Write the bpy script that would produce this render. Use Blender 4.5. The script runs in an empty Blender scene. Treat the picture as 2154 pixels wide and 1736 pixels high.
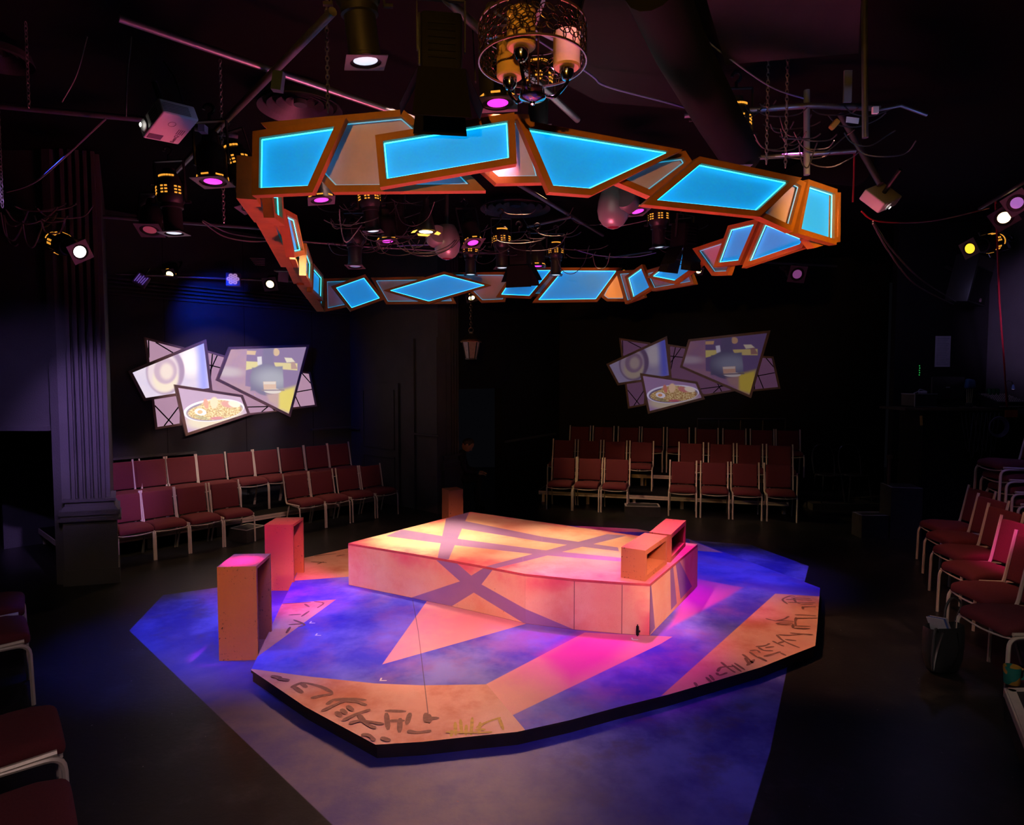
import bpy, bmesh, math, random
from mathutils import Vector, Matrix, Quaternion
random.seed(11)
SC = bpy.context.scene
COL = SC.collection
# ---------------------------------------------------------------- camera model
F = 1340.0
CH = 2.22
PITCH = math.radians(3.0)
cP, sP = math.cos(PITCH), math.sin(PITCH)
CAM = Vector((0, 0, CH))
K = CH / 2.1

def ray(px, py):
    dx = (px - 1077) / F
    dy = (868 - py) / F
    return Vector((dx, cP + dy * sP, -sP + dy * cP))

def onz(px, py, z):
    d = ray(px, py)
    return CAM + d * ((z - CH) / d.z)

def aty(px, py, Y):
    d = ray(px, py)
    return CAM + d * (Y / d.y)

def onv(px, py, A, B):
    n = Vector((-(B[1] - A[1]), B[0] - A[0], 0))
    d = ray(px, py)
    t = (n.x * A[0] + n.y * A[1]) / (n.x * d.x + n.y * d.y)
    return CAM + d * t

def onpl(px, py, P, N):
    d = ray(px, py)
    return CAM + d * ((P - CAM).dot(N) / d.dot(N))

# ---------------------------------------------------------------- materials
MATS = {}

def principled(name):
    m = bpy.data.materials.new(name)
    m.use_nodes = True
    nt = m.node_tree
    b = nt.nodes['Principled BSDF']
    return m, nt, b

def c4(c):
    return (c[0], c[1], c[2], 1.0)

def mat(name, col, rough=0.5, metal=0.0, var=0.18, scale=14.0, bump=0.0, spec=0.5, emit=None, es=0.0, bscale=None):
    if name in MATS:
        return MATS[name]
    m, nt, b = principled(name)
    N, L = nt.nodes, nt.links
    tc = N.new('ShaderNodeTexCoord')
    no = N.new('ShaderNodeTexNoise')
    no.inputs['Scale'].default_value = scale
    no.inputs['Detail'].default_value = 4
    L.new(tc.outputs['Object'], no.inputs['Vector'])
    mx = N.new('ShaderNodeMix')
    mx.data_type = 'RGBA'
    mx.inputs[6].default_value = c4([x * (1 - var) for x in col])
    mx.inputs[7].default_value = c4([min(1, x * (1 + var)) for x in col])
    L.new(no.outputs['Fac'], mx.inputs[0])
    L.new(mx.outputs[2], b.inputs['Base Color'])
    b.inputs['Roughness'].default_value = rough
    b.inputs['Metallic'].default_value = metal
    b.inputs['Specular IOR Level'].default_value = spec
    if bump:
        n2 = N.new('ShaderNodeTexNoise')
        n2.inputs['Scale'].default_value = bscale or scale * 8
        L.new(tc.outputs['Object'], n2.inputs['Vector'])
        bp = N.new('ShaderNodeBump')
        bp.inputs['Strength'].default_value = bump
        bp.inputs['Distance'].default_value = 0.01
        L.new(n2.outputs['Fac'], bp.inputs['Height'])
        L.new(bp.outputs['Normal'], b.inputs['Normal'])
    if emit:
        b.inputs['Emission Color'].default_value = c4(emit)
        b.inputs['Emission Strength'].default_value = es
    MATS[name] = m
    return m

class NT:
    """small helper for drawing shapes with shader nodes"""
    def __init__(s, m):
        s.m = m
        s.nt = m.node_tree
        s.N = s.nt.nodes
        s.L = s.nt.links
        s.b = s.N['Principled BSDF']
    def put(s, sock, v):
        if isinstance(v, (int, float)):
            sock.default_value = v
        elif isinstance(v, (tuple, list)):
            sock.default_value = c4(v) if len(sock.default_value) == 4 else tuple(v)
        else:
            s.L.new(v, sock)
    def math(s, op, a, b=0.0, c=0.0, clamp=False):
        n = s.N.new('ShaderNodeMath')
        n.operation = op
        n.use_clamp = clamp
        s.put(n.inputs[0], a)
        s.put(n.inputs[1], b)
        if op in ('MULTIPLY_ADD', 'SMOOTH_MIN', 'SMOOTH_MAX'):
            s.put(n.inputs[2], c)
        return n.outputs[0]
    def mix(s, f, a, b, mode='MIX'):
        n = s.N.new('ShaderNodeMix')
        n.data_type = 'RGBA'
        n.blend_type = mode
        s.put(n.inputs[0], f)
        s.put(n.inputs[6], a)
        s.put(n.inputs[7], b)
        return n.outputs[2]
    def noise(s, vec, scale, detail=4, rough=0.55, off=None):
        if off is not None:
            a = s.N.new('ShaderNodeVectorMath')
            a.operation = 'ADD'
            s.L.new(vec, a.inputs[0])
            a.inputs[1].default_value = off
            vec = a.outputs[0]
        n = s.N.new('ShaderNodeTexNoise')
        n.inputs['Scale'].default_value = scale
        n.inputs['Detail'].default_value = detail
        n.inputs['Roughness'].default_value = rough
        s.L.new(vec, n.inputs['Vector'])
        return n.outputs['Fac']
    def step(s, v, lo, hi, a=0.0, b=1.0):
        n = s.N.new('ShaderNodeMapRange')
        n.interpolation_type = 'SMOOTHSTEP'
        s.put(n.inputs['Value'], v)
        n.inputs['From Min'].default_value = lo
        n.inputs['From Max'].default_value = hi
        n.inputs['To Min'].default_value = a
        n.inputs['To Max'].default_value = b
        return n.outputs['Result']
    def obj(s):
        if not hasattr(s, '_tc'):
            s._tc = s.N.new('ShaderNodeTexCoord')
        return s._tc.outputs['Object']
    def uv(s):
        if not hasattr(s, '_tc'):
            s._tc = s.N.new('ShaderNodeTexCoord')
        return s._tc.outputs['UV']
    def dist(s, vec, pts):
        """inside distance of a convex polygon"""
        ar = sum(pts[i][0] * pts[(i + 1) % len(pts)][1] - pts[(i + 1) % len(pts)][0] * pts[i][1] for i in range(len(pts)))
        if ar < 0:
            pts = pts[::-1]
        out = None
        for i in range(len(pts)):
            p, q = pts[i], pts[(i + 1) % len(pts)]
            ex, ey = q[0] - p[0], q[1] - p[1]
            l = math.hypot(ex, ey)
            if l < 1e-9:
                continue
            nx, ny = -ey / l, ex / l
            d = s.N.new('ShaderNodeVectorMath')
            d.operation = 'DOT_PRODUCT'
            s.L.new(vec, d.inputs[0])
            d.inputs[1].default_value = (nx, ny, 0)
            v = s.math('ADD', d.outputs['Value'], -(nx * p[0] + ny * p[1]))
            out = v if out is None else s.math('MINIMUM', out, v)
        return out
    def poly(s, vec, pts, soft=0.006):
        return s.step(s.dist(vec, pts), -soft, soft)
    def ell(s, vec, cx, cy, rx, ry, soft=0.1, rot=0.0):
        mp = s.N.new('ShaderNodeMapping')
        mp.vector_type = 'TEXTURE'
        s.L.new(vec, mp.inputs['Vector'])
        mp.inputs['Location'].default_value = (cx, cy, 0)
        mp.inputs['Rotation'].default_value = (0, 0, rot)
        mp.inputs['Scale'].default_value = (rx, ry, 1e6)
        ln = s.N.new('ShaderNodeVectorMath')
        ln.operation = 'LENGTH'
        s.L.new(mp.outputs[0], ln.inputs[0])
        return s.step(ln.outputs['Value'], 1 - soft, 1 + soft, 1.0, 0.0)

# ---------------------------------------------------------------- mesh building
class MB:
    def __init__(s):
        s.v, s.f, s.mi, s.uvs, s.sm = [], [], [], {}, []
        s.cur = 0
        s.smooth = False
    def add(s, vs, fs):
        o = len(s.v)
        s.v += [Vector(p) for p in vs]
        for f in fs:
            s.f.append([i + o for i in f])
            s.mi.append(s.cur)
            s.sm.append(s.smooth)
        return o
    def box(s, c, size, M=None):
        x, y, z = [k / 2 for k in size]
        c = Vector(c)
        vs = [Vector((a * x, b * y, d * z)) for a in (-1, 1) for b in (-1, 1) for d in (-1, 1)]
        vs = [(M @ p if M else p) + c for p in vs]
        s.add(vs, [(0, 1, 3, 2), (4, 6, 7, 5), (0, 4, 5, 1), (2, 3, 7, 6), (0, 2, 6, 4), (1, 5, 7, 3)])
    def hexa(s, b, t):
        n = len(b)
        s.add(list(b) + list(t), [tuple(range(n - 1, -1, -1)), tuple(range(n, 2 * n))] + [(i, (i + 1) % n, n + (i + 1) % n, n + i) for i in range(n)])
    def prism(s, pts, z0, z1):
        ar = sum(pts[i][0] * pts[(i + 1) % len(pts)][1] - pts[(i + 1) % len(pts)][0] * pts[i][1] for i in range(len(pts)))
        if ar < 0:
            pts = pts[::-1]
        s.hexa([(p[0], p[1], z0) for p in pts], [(p[0], p[1], z1) for p in pts])
    def quad(s, a, b, c, d):
        s.add([a, b, c, d], [(0, 1, 2, 3)])
    def ngon(s, pts):
        s.add(pts, [tuple(range(len(pts)))])
    def bar(s, p, q, w, h=None, up=(0, 0, 1)):
        p, q = Vector(p), Vector(q)
        h = h or w
        d = (q - p).normalized()
        u = Vector(up)
        if abs(d.dot(u)) > 0.98:
            u = Vector((1, 0, 0))
        x = d.cross(u).normalized()
        z = x.cross(d)
        o = [(-1, -1), (1, -1), (1, 1), (-1, 1)]
        s.hexa([p + x * a * w / 2 + z * b * h / 2 for a, b in o], [q + x * a * w / 2 + z * b * h / 2 for a, b in o])
    def tube(s, pts, r, n=8, cap=True, closed=False):
        pts = [Vector(p) for p in pts]
        m = len(pts)
        rs = r if isinstance(r, (list, tuple)) else [r] * m
        T = []
        for i in range(m):
            if closed:
                t = pts[(i + 1) % m] - pts[i - 1]
            else:
                t = pts[min(i + 1, m - 1)] - pts[max(i - 1, 0)]
            T.append(t.normalized() if t.length > 1e-9 else Vector((0, 0, 1)))
        u = Vector((0, 0, 1)) if abs(T[0].z) < 0.9 else Vector((1, 0, 0))
        u = (u - T[0] * u.dot(T[0])).normalized()
        vs = []
        for i in range(m):
            if i:
                q = T[i - 1].rotation_difference(T[i])
                u = q @ u
                u = (u - T[i] * u.dot(T[i])).normalized()
            w = T[i].cross(u)
            for k in range(n):
                a = 2 * math.pi * k / n
                vs.append(pts[i] + (u * math.cos(a) + w * math.sin(a)) * rs[i])
        fs = []
        for i in range(m if closed else m - 1):
            j = (i + 1) % m
            for k in range(n):
                l = (k + 1) % n
                fs.append((i * n + k, i * n + l, j * n + l, j * n + k))
        if cap and not closed:
            fs.append(tuple(range(n - 1, -1, -1)))
            fs.append(tuple((m - 1) * n + k for k in range(n)))
        sm = s.smooth
        s.smooth = True
        s.add(vs, fs)
        s.smooth = sm
    def lathe(s, prof, n=24, M=None, smooth=True, a0=0.0, cap=True):
        """prof: list of (r, z)"""
        vs, fs = [], []
        m = len(prof)
        for r, z in prof:
            for k in range(n):
                a = a0 + 2 * math.pi * k / n
                p = Vector((r * math.cos(a), r * math.sin(a), z))
                vs.append(M @ p if M else p)
        for i in range(m - 1):
            for k in range(n):
                l = (k + 1) % n
                fs.append((i * n + k, i * n + l, (i + 1) * n + l, (i + 1) * n + k))
        if not cap or prof[0] == prof[-1]:
            pass
        elif prof[0][0] > 1e-6:
            fs.append(tuple(range(n - 1, -1, -1)))
        if cap and prof[0] != prof[-1] and prof[-1][0] > 1e-6:
            fs.append(tuple((m - 1) * n + k for k in range(n)))
        sm = s.smooth
        s.smooth = smooth
        s.add(vs, fs)
        s.smooth = sm
    def rbox(s, c, size, r=0.02, seg=3, M=None, warp=None):
        bm = bmesh.new()
        bmesh.ops.create_cube(bm, size=1)
        for v in bm.verts:
            v.co = Vector((v.co.x * size[0], v.co.y * size[1], v.co.z * size[2]))
        bmesh.ops.bevel(bm, geom=list(bm.edges), offset=r, segments=seg, profile=0.5, affect='EDGES')
        if warp:
            bmesh.ops.subdivide_edges(bm, edges=[e for e in bm.edges if e.calc_length() > 0.1], cuts=4, use_grid_fill=True)
            for v in bm.verts:
                v.co = warp(v.co)
        bm.verts.index_update()
        vs = [(M @ v.co if M else v.co) + Vector(c) for v in bm.verts]
        fs = [[v.index for v in f.verts] for f in bm.faces]
        bm.free()
        sm = s.smooth
        s.smooth = True
        s.add(vs, fs)
        s.smooth = sm
    def build(s, name, m, parent=None, off=None):
        me = bpy.data.meshes.new(name)
        vs = [p - off for p in s.v] if off is not None else s.v
        me.from_pydata([tuple(p) for p in vs], [], s.f)
        ms = m if isinstance(m, (list, tuple)) else [m]
        for k in ms:
            me.materials.append(k)
        me.polygons.foreach_set('material_index', s.mi)
        me.polygons.foreach_set('use_smooth', s.sm)
        if s.uvs:
            uvl = me.uv_layers.new(name='UVMap')
            for p in me.polygons:
                for li, vi in zip(p.loop_indices, p.vertices):
                    uvl.data[li].uv = s.uvs.get(vi, (0, 0))
        me.validate()
        me.update()
        if any(s.sm):
            try:
                me.set_sharp_from_angle(angle=math.radians(40))
            except Exception:
                pass
        o = bpy.data.objects.new(name, me)
        COL.objects.link(o)
        if parent is not None:
            o.parent = parent
        return o

def tag(o, label=None, cat=None, group=None, kind=None):
    if label: o['label'] = label
    if cat: o['category'] = cat
    if group: o['group'] = group
    if kind: o['kind'] = kind
    return o

def thing(name, label, cat, loc=(0, 0, 0), rz=0.0, group=None, q=None):
    o = bpy.data.objects.new(name, None)
    COL.objects.link(o)
    o.empty_display_size = 0.1
    o.location = loc
    if q is not None:
        o.rotation_mode = 'QUATERNION'
        o.rotation_quaternion = q
    else:
        o.rotation_euler = (0, 0, rz)
    return tag(o, label, cat, group)

def kids(o):
    return [c for c in bpy.data.objects if c.parent == o]

def copy_thing(root, label=None, group=None):
    r = root.copy()
    COL.objects.link(r)
    if label: r['label'] = label
    if group: r['group'] = group
    for ch in CH_CACHE.setdefault(root.name, kids(root)):
        c = ch.copy()
        COL.objects.link(c)
        c.parent = r
        for g in CH_CACHE.setdefault(ch.name, kids(ch)):
            d = g.copy()
            COL.objects.link(d)
            d.parent = c
    return r
CH_CACHE = {}

def struct(name, mb, m, label=None, cat=None, off=None):
    o = mb.build(name, m, off=off)
    if off is not None:
        o.location = off
    return tag(o, label, cat, kind='structure')

def solo(name, mb, m, label, cat, off=None, group=None, kind=None):
    if off is None:
        lo = Vector((min(p.x for p in mb.v), min(p.y for p in mb.v), min(p.z for p in mb.v)))
        hi = Vector((max(p.x for p in mb.v), max(p.y for p in mb.v), max(p.z for p in mb.v)))
        off = (lo + hi) / 2
        off.z = lo.z
    o = mb.build(name, m, off=off)
    o.location = off
    return tag(o, label, cat, group, kind)

def smoothpath(pts, n=6):
    """Catmull-Rom through the points"""
    P = [Vector(p) for p in pts]
    out = []
    for i in range(len(P) - 1):
        p0 = P[max(i - 1, 0)]; p1 = P[i]; p2 = P[i + 1]; p3 = P[min(i + 2, len(P) - 1)]
        for k in range(n):
            t = k / n
            out.append(0.5 * ((2 * p1) + (p2 - p0) * t + (2 * p0 - 5 * p1 + 4 * p2 - p3) * t * t + (3 * p1 - p0 - 3 * p2 + p3) * t ** 3))
    out.append(P[-1])
    return out

def rounded(pts, r, n=5):
    """polyline with its inner corners rounded"""
    P = [Vector(p) for p in pts]
    out = [P[0]]
    for i in range(1, len(P) - 1):
        a = (P[i - 1] - P[i]); b = (P[i + 1] - P[i])
        k = min(r, a.length * 0.45, b.length * 0.45)
        A = P[i] + a.normalized() * k
        B = P[i] + b.normalized() * k
        for j in range(n + 1):
            t = j / n
            out.append(A * (1 - t) ** 2 + P[i] * 2 * t * (1 - t) + B * t * t)
    out.append(P[-1])
    return out

ORD = ['first', 'second', 'third', 'fourth', 'fifth', 'sixth', 'seventh', 'eighth', 'ninth', 'tenth']
V = Vector
# ================================================================ palette
M_BLACK = mat('black_paint', (0.009, 0.009, 0.009), 0.7, var=0.25, scale=5, spec=0.2, bump=0.12, bscale=60)
M_WALL = mat('black_wall_paint', (0.07, 0.066, 0.07), 0.68, var=0.25, scale=3, bump=0.25, bscale=90)
M_CEIL = mat('black_ceiling_paint', (0.0025, 0.0022, 0.0025), 0.9, var=0.3, scale=2, spec=0.1)
M_DUCT = mat('dark_duct_metal', (0.006, 0.0058, 0.007), 0.85, var=0.3, scale=3, bump=0.1, spec=0.15)
M_GLOSSBLACK = mat('gloss_black', (0.02, 0.02, 0.021), 0.35, var=0.2)
M_BODY = mat('lamp_body_black', (0.015, 0.0145, 0.015), 0.45, var=0.2, bump=0.05)
M_STEEL = mat('pipe_steel', (0.26, 0.26, 0.29), 0.4, 0.85, var=0.2, scale=30)
M_CHROME = mat('chrome', (0.75, 0.72, 0.7), 0.12, 1.0, var=0.05)
M_BRASS = mat('aged_brass', (0.32, 0.2, 0.1), 0.3, 1.0, var=0.2)
M_ALU = mat('riser_aluminium', (0.80, 0.66, 0.56), 0.45, 0.15, var=0.15, scale=20)
M_CABLE = mat('black_cable', (0.03, 0.03, 0.032), 0.5, var=0.2)
M_CHFRAME = mat('champagne_tube', (0.78, 0.66, 0.57), 0.4, 0.15, var=0.08, scale=20)
M_MAROON = mat('maroon_fabric', (0.155, 0.023, 0.032), 0.92, var=0.22, scale=120, bump=0.25, bscale=500)
M_WOOD = mat('ring_timber', (0.40, 0.15, 0.018), 0.6, var=0.3, scale=9, bump=0.08)
M_WOODL = mat('screen_timber', (0.42, 0.29, 0.24), 0.6, var=0.25, scale=12, bump=0.08)
M_WHITEPL = mat('white_plastic', (0.75, 0.73, 0.74), 0.4, var=0.04)
M_GREYPL = mat('grey_plastic', (0.22, 0.22, 0.23), 0.45, var=0.1)
M_PAPER = mat('white_paper', (0.75, 0.75, 0.78), 0.8, var=0.05)

# ================================================================ floor
FL = 'floor'
m, nt, b = principled('black_stage_floor')
t = NT(m)
ov = t.obj()
def P0(pts, z=0.0):
    return [tuple(onz(x, y, z).xy) for x, y in pts]
F1 = P0([(272, 1327), (343, 1252), (560, 1222), (1200, 1250), (1668, 1390), (1650, 1480), (1620, 1580), (1583, 1760), (730, 1765)])
F2 = P0([(1300, 1128), (1470, 1138), (1578, 1146), (1701, 1191), (1692, 1226), (1300, 1226)])
scuff = t.step(t.noise(ov, 2.2, 8, 0.72), 0.48, 0.8)
speck = t.step(t.noise(ov, 42, 2, 0.5), 0.735, 0.78)
streak = t.step(t.noise(ov, 9, 6, 0.7, (7, 3, 0)), 0.56, 0.75)
base = t.mix(scuff, (0.014, 0.014, 0.0135), (0.05, 0.05, 0.047))
base = t.mix(t.math('MULTIPLY', streak, 0.45), base, (0.05, 0.048, 0.045))
base = t.mix(t.math('MULTIPLY', speck, 0.35), base, (0.3, 0.3, 0.28))
dots = None
for sc_, rad in ((3.1, 0.026), (1.3, 0.022), (7.0, 0.035)):
    vo = t.N.new('ShaderNodeTexVoronoi'); vo.inputs['Scale'].default_value = sc_; t.L.new(ov, vo.inputs['Vector'])
    d_ = t.step(vo.outputs['Distance'], rad * 0.6, rad, 1.0, 0.0)
    dots = d_ if dots is None else t.math('MAXIMUM', dots, d_)
base = t.mix(t.math('MULTIPLY', dots, 0.7), base, (0.45, 0.44, 0.40))
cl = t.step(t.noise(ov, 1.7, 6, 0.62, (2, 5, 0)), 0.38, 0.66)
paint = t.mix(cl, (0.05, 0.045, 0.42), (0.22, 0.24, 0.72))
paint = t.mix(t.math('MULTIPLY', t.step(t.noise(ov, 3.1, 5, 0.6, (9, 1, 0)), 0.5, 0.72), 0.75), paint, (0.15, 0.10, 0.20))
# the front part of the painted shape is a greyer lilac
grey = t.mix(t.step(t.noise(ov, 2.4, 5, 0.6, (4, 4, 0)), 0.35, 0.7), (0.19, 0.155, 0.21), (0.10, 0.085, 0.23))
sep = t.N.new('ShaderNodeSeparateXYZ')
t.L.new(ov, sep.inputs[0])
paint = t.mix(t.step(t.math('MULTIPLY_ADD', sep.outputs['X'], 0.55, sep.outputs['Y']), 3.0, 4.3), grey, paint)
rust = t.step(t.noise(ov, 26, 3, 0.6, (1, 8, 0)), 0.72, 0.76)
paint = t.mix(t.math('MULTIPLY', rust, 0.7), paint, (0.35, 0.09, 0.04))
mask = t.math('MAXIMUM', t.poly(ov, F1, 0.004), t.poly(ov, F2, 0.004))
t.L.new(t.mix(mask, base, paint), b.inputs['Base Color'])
t.put(b.inputs['Roughness'], t.mix(mask, (0.36, 0.36, 0.36), (0.5, 0.5, 0.5)))
b.inputs['Specular IOR Level'].default_value = 0.4
bp = t.N.new('ShaderNodeBump'); bp.inputs['Strength'].default_value = 0.1; bp.inputs['Distance'].default_value = 0.01
t.L.new(t.noise(ov, 30, 4), bp.inputs['Height']); t.L.new(bp.outputs[0], b.inputs['Normal'])
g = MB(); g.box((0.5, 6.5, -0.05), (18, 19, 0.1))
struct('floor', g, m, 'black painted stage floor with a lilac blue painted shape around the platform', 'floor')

# ================================================================ ceiling
ZC = 4.62
g = MB(); g.box((0.5, 6.5, ZC + 0.05), (18, 19, 0.1))
struct('ceiling', g, M_CEIL, 'black painted ceiling high above the lighting pipes', 'ceiling')

# ================================================================ walls
U = V((0.685, 0.729, 0)).normalized()
NB = V((-0.729, 0.685, 0)).normalized()         # from the stage into the alcove
LW0 = V((-5.5, 8.6, 0)) * K                      # start of the alcove's back wall
P1c = V((-4.05, 6.5, 0)) * K                     # front corner of the near pier
P2c = V((-1.16, 9.75, 0)) * K                    # front corner of the far pier
LW1 = LW0 + U * 6.2
def wallseg(name, A, B, z0, z1, th, m, label, side=1):
    A = V(A); B = V(B)
    d = (B - A).normalized()
    n = V((-d.y, d.x, 0)) * th * side
    g = MB()
    g.prism([A.xy, B.xy, (B + n).xy, (A + n).xy], z0, z1)
    return struct(name, g, m, label, 'wall')
# alcove back wall with panel seams
m, nt, b = principled('panelled_black_wall')
t = NT(m); ov = t.obj()
dt = t.N.new('ShaderNodeVectorMath'); dt.operation = 'DOT_PRODUCT'
t.L.new(ov, dt.inputs[0]); dt.inputs[1].default_value = tuple(U)
fr = t.math('ABSOLUTE', t.math('SUBTRACT', t.math('FRACT', t.math('DIVIDE', t.math('ADD', dt.outputs['Value'], 20.33), 1.22)), 0.5))
seam = t.step(fr, 0.004, 0.009, 1.0, 0.0)
chip = t.step(t.noise(ov, 20, 3, 0.6), 0.74, 0.77)
bc = t.mix(t.noise(ov, 3, 5), (0.032, 0.032, 0.034), (0.05, 0.05, 0.054))
bc = t.mix(t.math('MULTIPLY', chip, 0.5), bc, (0.3, 0.3, 0.32))
t.L.new(t.mix(seam, bc, (0.006, 0.006, 0.006)), b.inputs['Base Color'])
b.inputs['Roughness'].default_value = 0.62
bp = t.N.new('ShaderNodeBump'); bp.inputs['Strength'].default_value = 0.3; bp.inputs['Distance'].default_value = 0.01
t.L.new(t.noise(ov, 110, 3), bp.inputs['Height']); t.L.new(bp.outputs[0], b.inputs['Normal'])
M_PANEL = m
wallseg('wall_left', LW0 - U * 1.2, LW1, 0, ZC, 0.12, M_PANEL, 'black panelled wall behind the chairs under the lit screens')
# near pier: a return wall and a fluted pilaster
def pilaster(idx, C, axis, w, depth_vec, label, labelp, zpl, flute_n=5):
    """C front corner (nearest the stage opening), axis along the front face (pointing away from C)"""
    a = V(axis).normalized(); dv = V(depth_vec); dn = dv.normalized()
    out = -dn
    g = MB()
    # plain core
    g.prism([(C + dn * 0.06).xy, (C + a * w + dn * 0.06).xy, (C + a * w + dv).xy, (C + dv).xy], 0, ZC)
    # flutes as raised ribs, stopped lower down
    fw = w * 0.80 / (flute_n * 2 - 1)
    x0 = w * 0.10
    for i in range(flute_n):
        s = C + a * (x0 + i * 2 * fw)
        e = s + a * fw * 1.3
        g.prism([(s + out * 0.0 + dn * 0.07).xy, (s + out * 0.03 + a * 0.006).xy, (e + out * 0.03 - a * 0.006).xy, (e + dn * 0.07).xy], zpl + 0.22, ZC)
    def ringm(z0, z1, o0, o1):
        q = lambda o: [(C + out * o - a * o).to_2d(), (C + a * (w + o) + out * o).to_2d(), (C + a * (w + o) + dn * 0.5).to_2d(), (C - a * o + dn * 0.5).to_2d()]
        g.hexa([(p.x, p.y, z0) for p in q(o0)], [(p.x, p.y, z1) for p in q(o1)])
    ringm(zpl + 0.20, zpl + 0.23, 0.05, 0.05)
    ringm(zpl + 0.15, zpl + 0.20, 0.035, 0.03)
    ringm(zpl + 0.11, zpl + 0.15, 0.07, 0.045)
    ringm(zpl + 0.06, zpl + 0.11, 0.09, 0.09)
    ringm(zpl + 0.03, zpl + 0.06, 0.075, 0.075)
    ringm(zpl, zpl + 0.03, 0.10, 0.10)
    # plinth block
    q = lambda o: [(C + out * o - a * o), (C + a * (w + o) + out * o), (C + a * (w + o) + dn * 0.5), (C - a * o + dn * 0.5)]
    g.prism([p.xy for p in q(0.055)], 0.17, zpl)
    g.prism([p.xy for p in q(0.07)], 0.0, 0.17)
    struct('trim_%d' % idx, g, M_WALL, labelp, 'pilaster')
a1 = V((-0.963, -0.27, 0))
pilaster(1, P1c + V((-0.10, 0.02, 0)), a1, 0.40, V((-0.52, 0.854, 0)) * 2.55 * K, '', 'near fluted black pilaster on a tall plinth beside the alcove', 0.70)
pilaster(2, P2c + V((0.10, 0.20, 0)), V((0.52, 0.85, 0)), 0.42, NB * 2.35 * K, '', 'far fluted black pilaster on a plinth beside the dark doorway', 0.72)
# return wall of the far pier, with a panelled door
A = P2c + V((0.02, 0.1, 0)); B = P2c + NB * 3.0
wallseg('wall_return', A, B, 0, ZC, 0.25, M_WALL, 'black side wall of the chair alcove next to the far pilaster', -1)
dA = A.lerp(B, 0.34); dB = A.lerp(B, 0.72)
d = (dB - dA).normalized(); n = V((d.y, -d.x, 0))
if n.dot(V((0, -1, 0))) < 0:
    n = -n
g = MB()
L = (dB - dA).length
def dbox(s0, s1, z0, z1, o0, o1):
    p = [dA + d * s0 + n * o0, dA + d * s1 + n * o0, dA + d * s1 + n * o1, dA + d * s0 + n * o1]
    g.prism([k.xy for k in p], z0, z1)
dn_ = n
# decide which side faces the alcove
if (CAM - dA).dot(n) < 0:
    n = -n
dbox(0, L, 0.0, 2.15, 0.002, 0.035)
for s0, s1, z0, z1 in ((0.1, L - 0.1, 0.15, 0.85), (0.1, L - 0.1, 0.98, 2.03)):
    for q in ((s0, s1, z0, z0 + 0.025), (s0, s1, z1 - 0.025, z1), (s0, s0 + 0.025, z0, z1), (s1 - 0.025, s1, z0, z1)):
        dbox(q[0], q[1], q[2], q[3], 0.035, 0.05)
struct('door_1', g, M_WALL, 'black panelled door in the side wall of the alcove', 'door')
g = MB()
for s0, s1 in ((-1.05, -0.42), (L + 0.02, L + 0.35)):
    dbox(s0, s1, 1.28, 1.31, 0.0, 0.05)
for s0 in (-0.42, -1.0, L + 0.4):
    dbox(s0, s0 + 0.02, 0, 2.9, 0.0, 0.03)
struct('trim_3', g, M_WALL, 'thin black dado rail and strips on the side wall of the alcove', 'trim')
# ledge and cornice strip on the alcove wall
g = MB()
def lwbox(s0, s1, z0, z1, o):
    p = [LW0 + U * s0, LW0 + U * s1, LW0 + U * s1 - NB * o, LW0 + U * s0 - NB * o]
    g.prism([k.xy for k in p], z0, z1)
lwbox(-0.6, 1.2, 1.06, 1.09, 0.10)
lwbox(3.2, 5.4, 1.30, 1.33, 0.05)
struct('trim_4', g, M_WALL, 'narrow black ledge low on the alcove wall', 'trim')
g = MB()
for i in range(5):
    lwbox(-0.6, 5.6, 3.42 + i * 0.055, 3.445 + i * 0.055, 0.03 + 0.012 * i)
struct('trim_5', g, M_WALL, 'ribbed black cornice strip above the lit screens', 'trim')
# near left wall with the low opening
NL = P1c + a1 * 0.55
yy = NL.y + 0.10
def box2(name, x0, x1, y0, y1, z0, z1, m, label, cat='wall'):
    g = MB(); g.box(((x0 + x1) / 2, (y0 + y1) / 2, (z0 + z1) / 2), (x1 - x0, y1 - y0, z1 - z0))
    return struct(name, g, m, label, cat)
xj = aty(113, 1000, yy).x
xk = aty(134, 1000, yy).x
ztop = aty(60, 905, yy).z
zpo = yy
box2('wall_front', -8.4, xj, zpo, zpo + 0.15, ztop, ZC, M_WALL, 'black wall above the low dark opening beside the near pilaster')
g = MB(); g.prism([(xj, zpo + 0.002), (xj + 0.02, zpo - 0.04), (xk, zpo - 0.04), (NL.x + 0.1, zpo + 0.02), (NL.x + 0.1, zpo + 0.15), (xj, zpo + 0.15)], 0, ZC)
struct('trim_6', g, M_WALL, 'black jamb between the low dark opening and the near pilaster', 'trim')
g = MB(); g.box(((xj - 8.4) / 2 + 0.0, zpo - 0.03, ztop + 0.02), (xj + 8.4, 0.06, 0.05))
struct('trim_7', g, M_WALL, 'scuffed black lintel edge over the low dark opening', 'trim')
box2('wall_far', -8.4, LW0.x - U.x * 1.2 + 0.05, 10.6, 10.75, 0, ZC, M_BLACK, 'black wall far inside the low dark opening')
box2('wall_side', -8.5, -8.4, -3, 10.75, 0, ZC, M_BLACK, 'black side wall beside the seats nearest the viewer')
# back walls
C0 = V((-0.70, 10.55, 0)) * K
C1 = V((1.0, 13.45, 0)) * K
C2 = V((6.95, 11.83, 0)) * K
dc = (C1 - C0)
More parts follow.
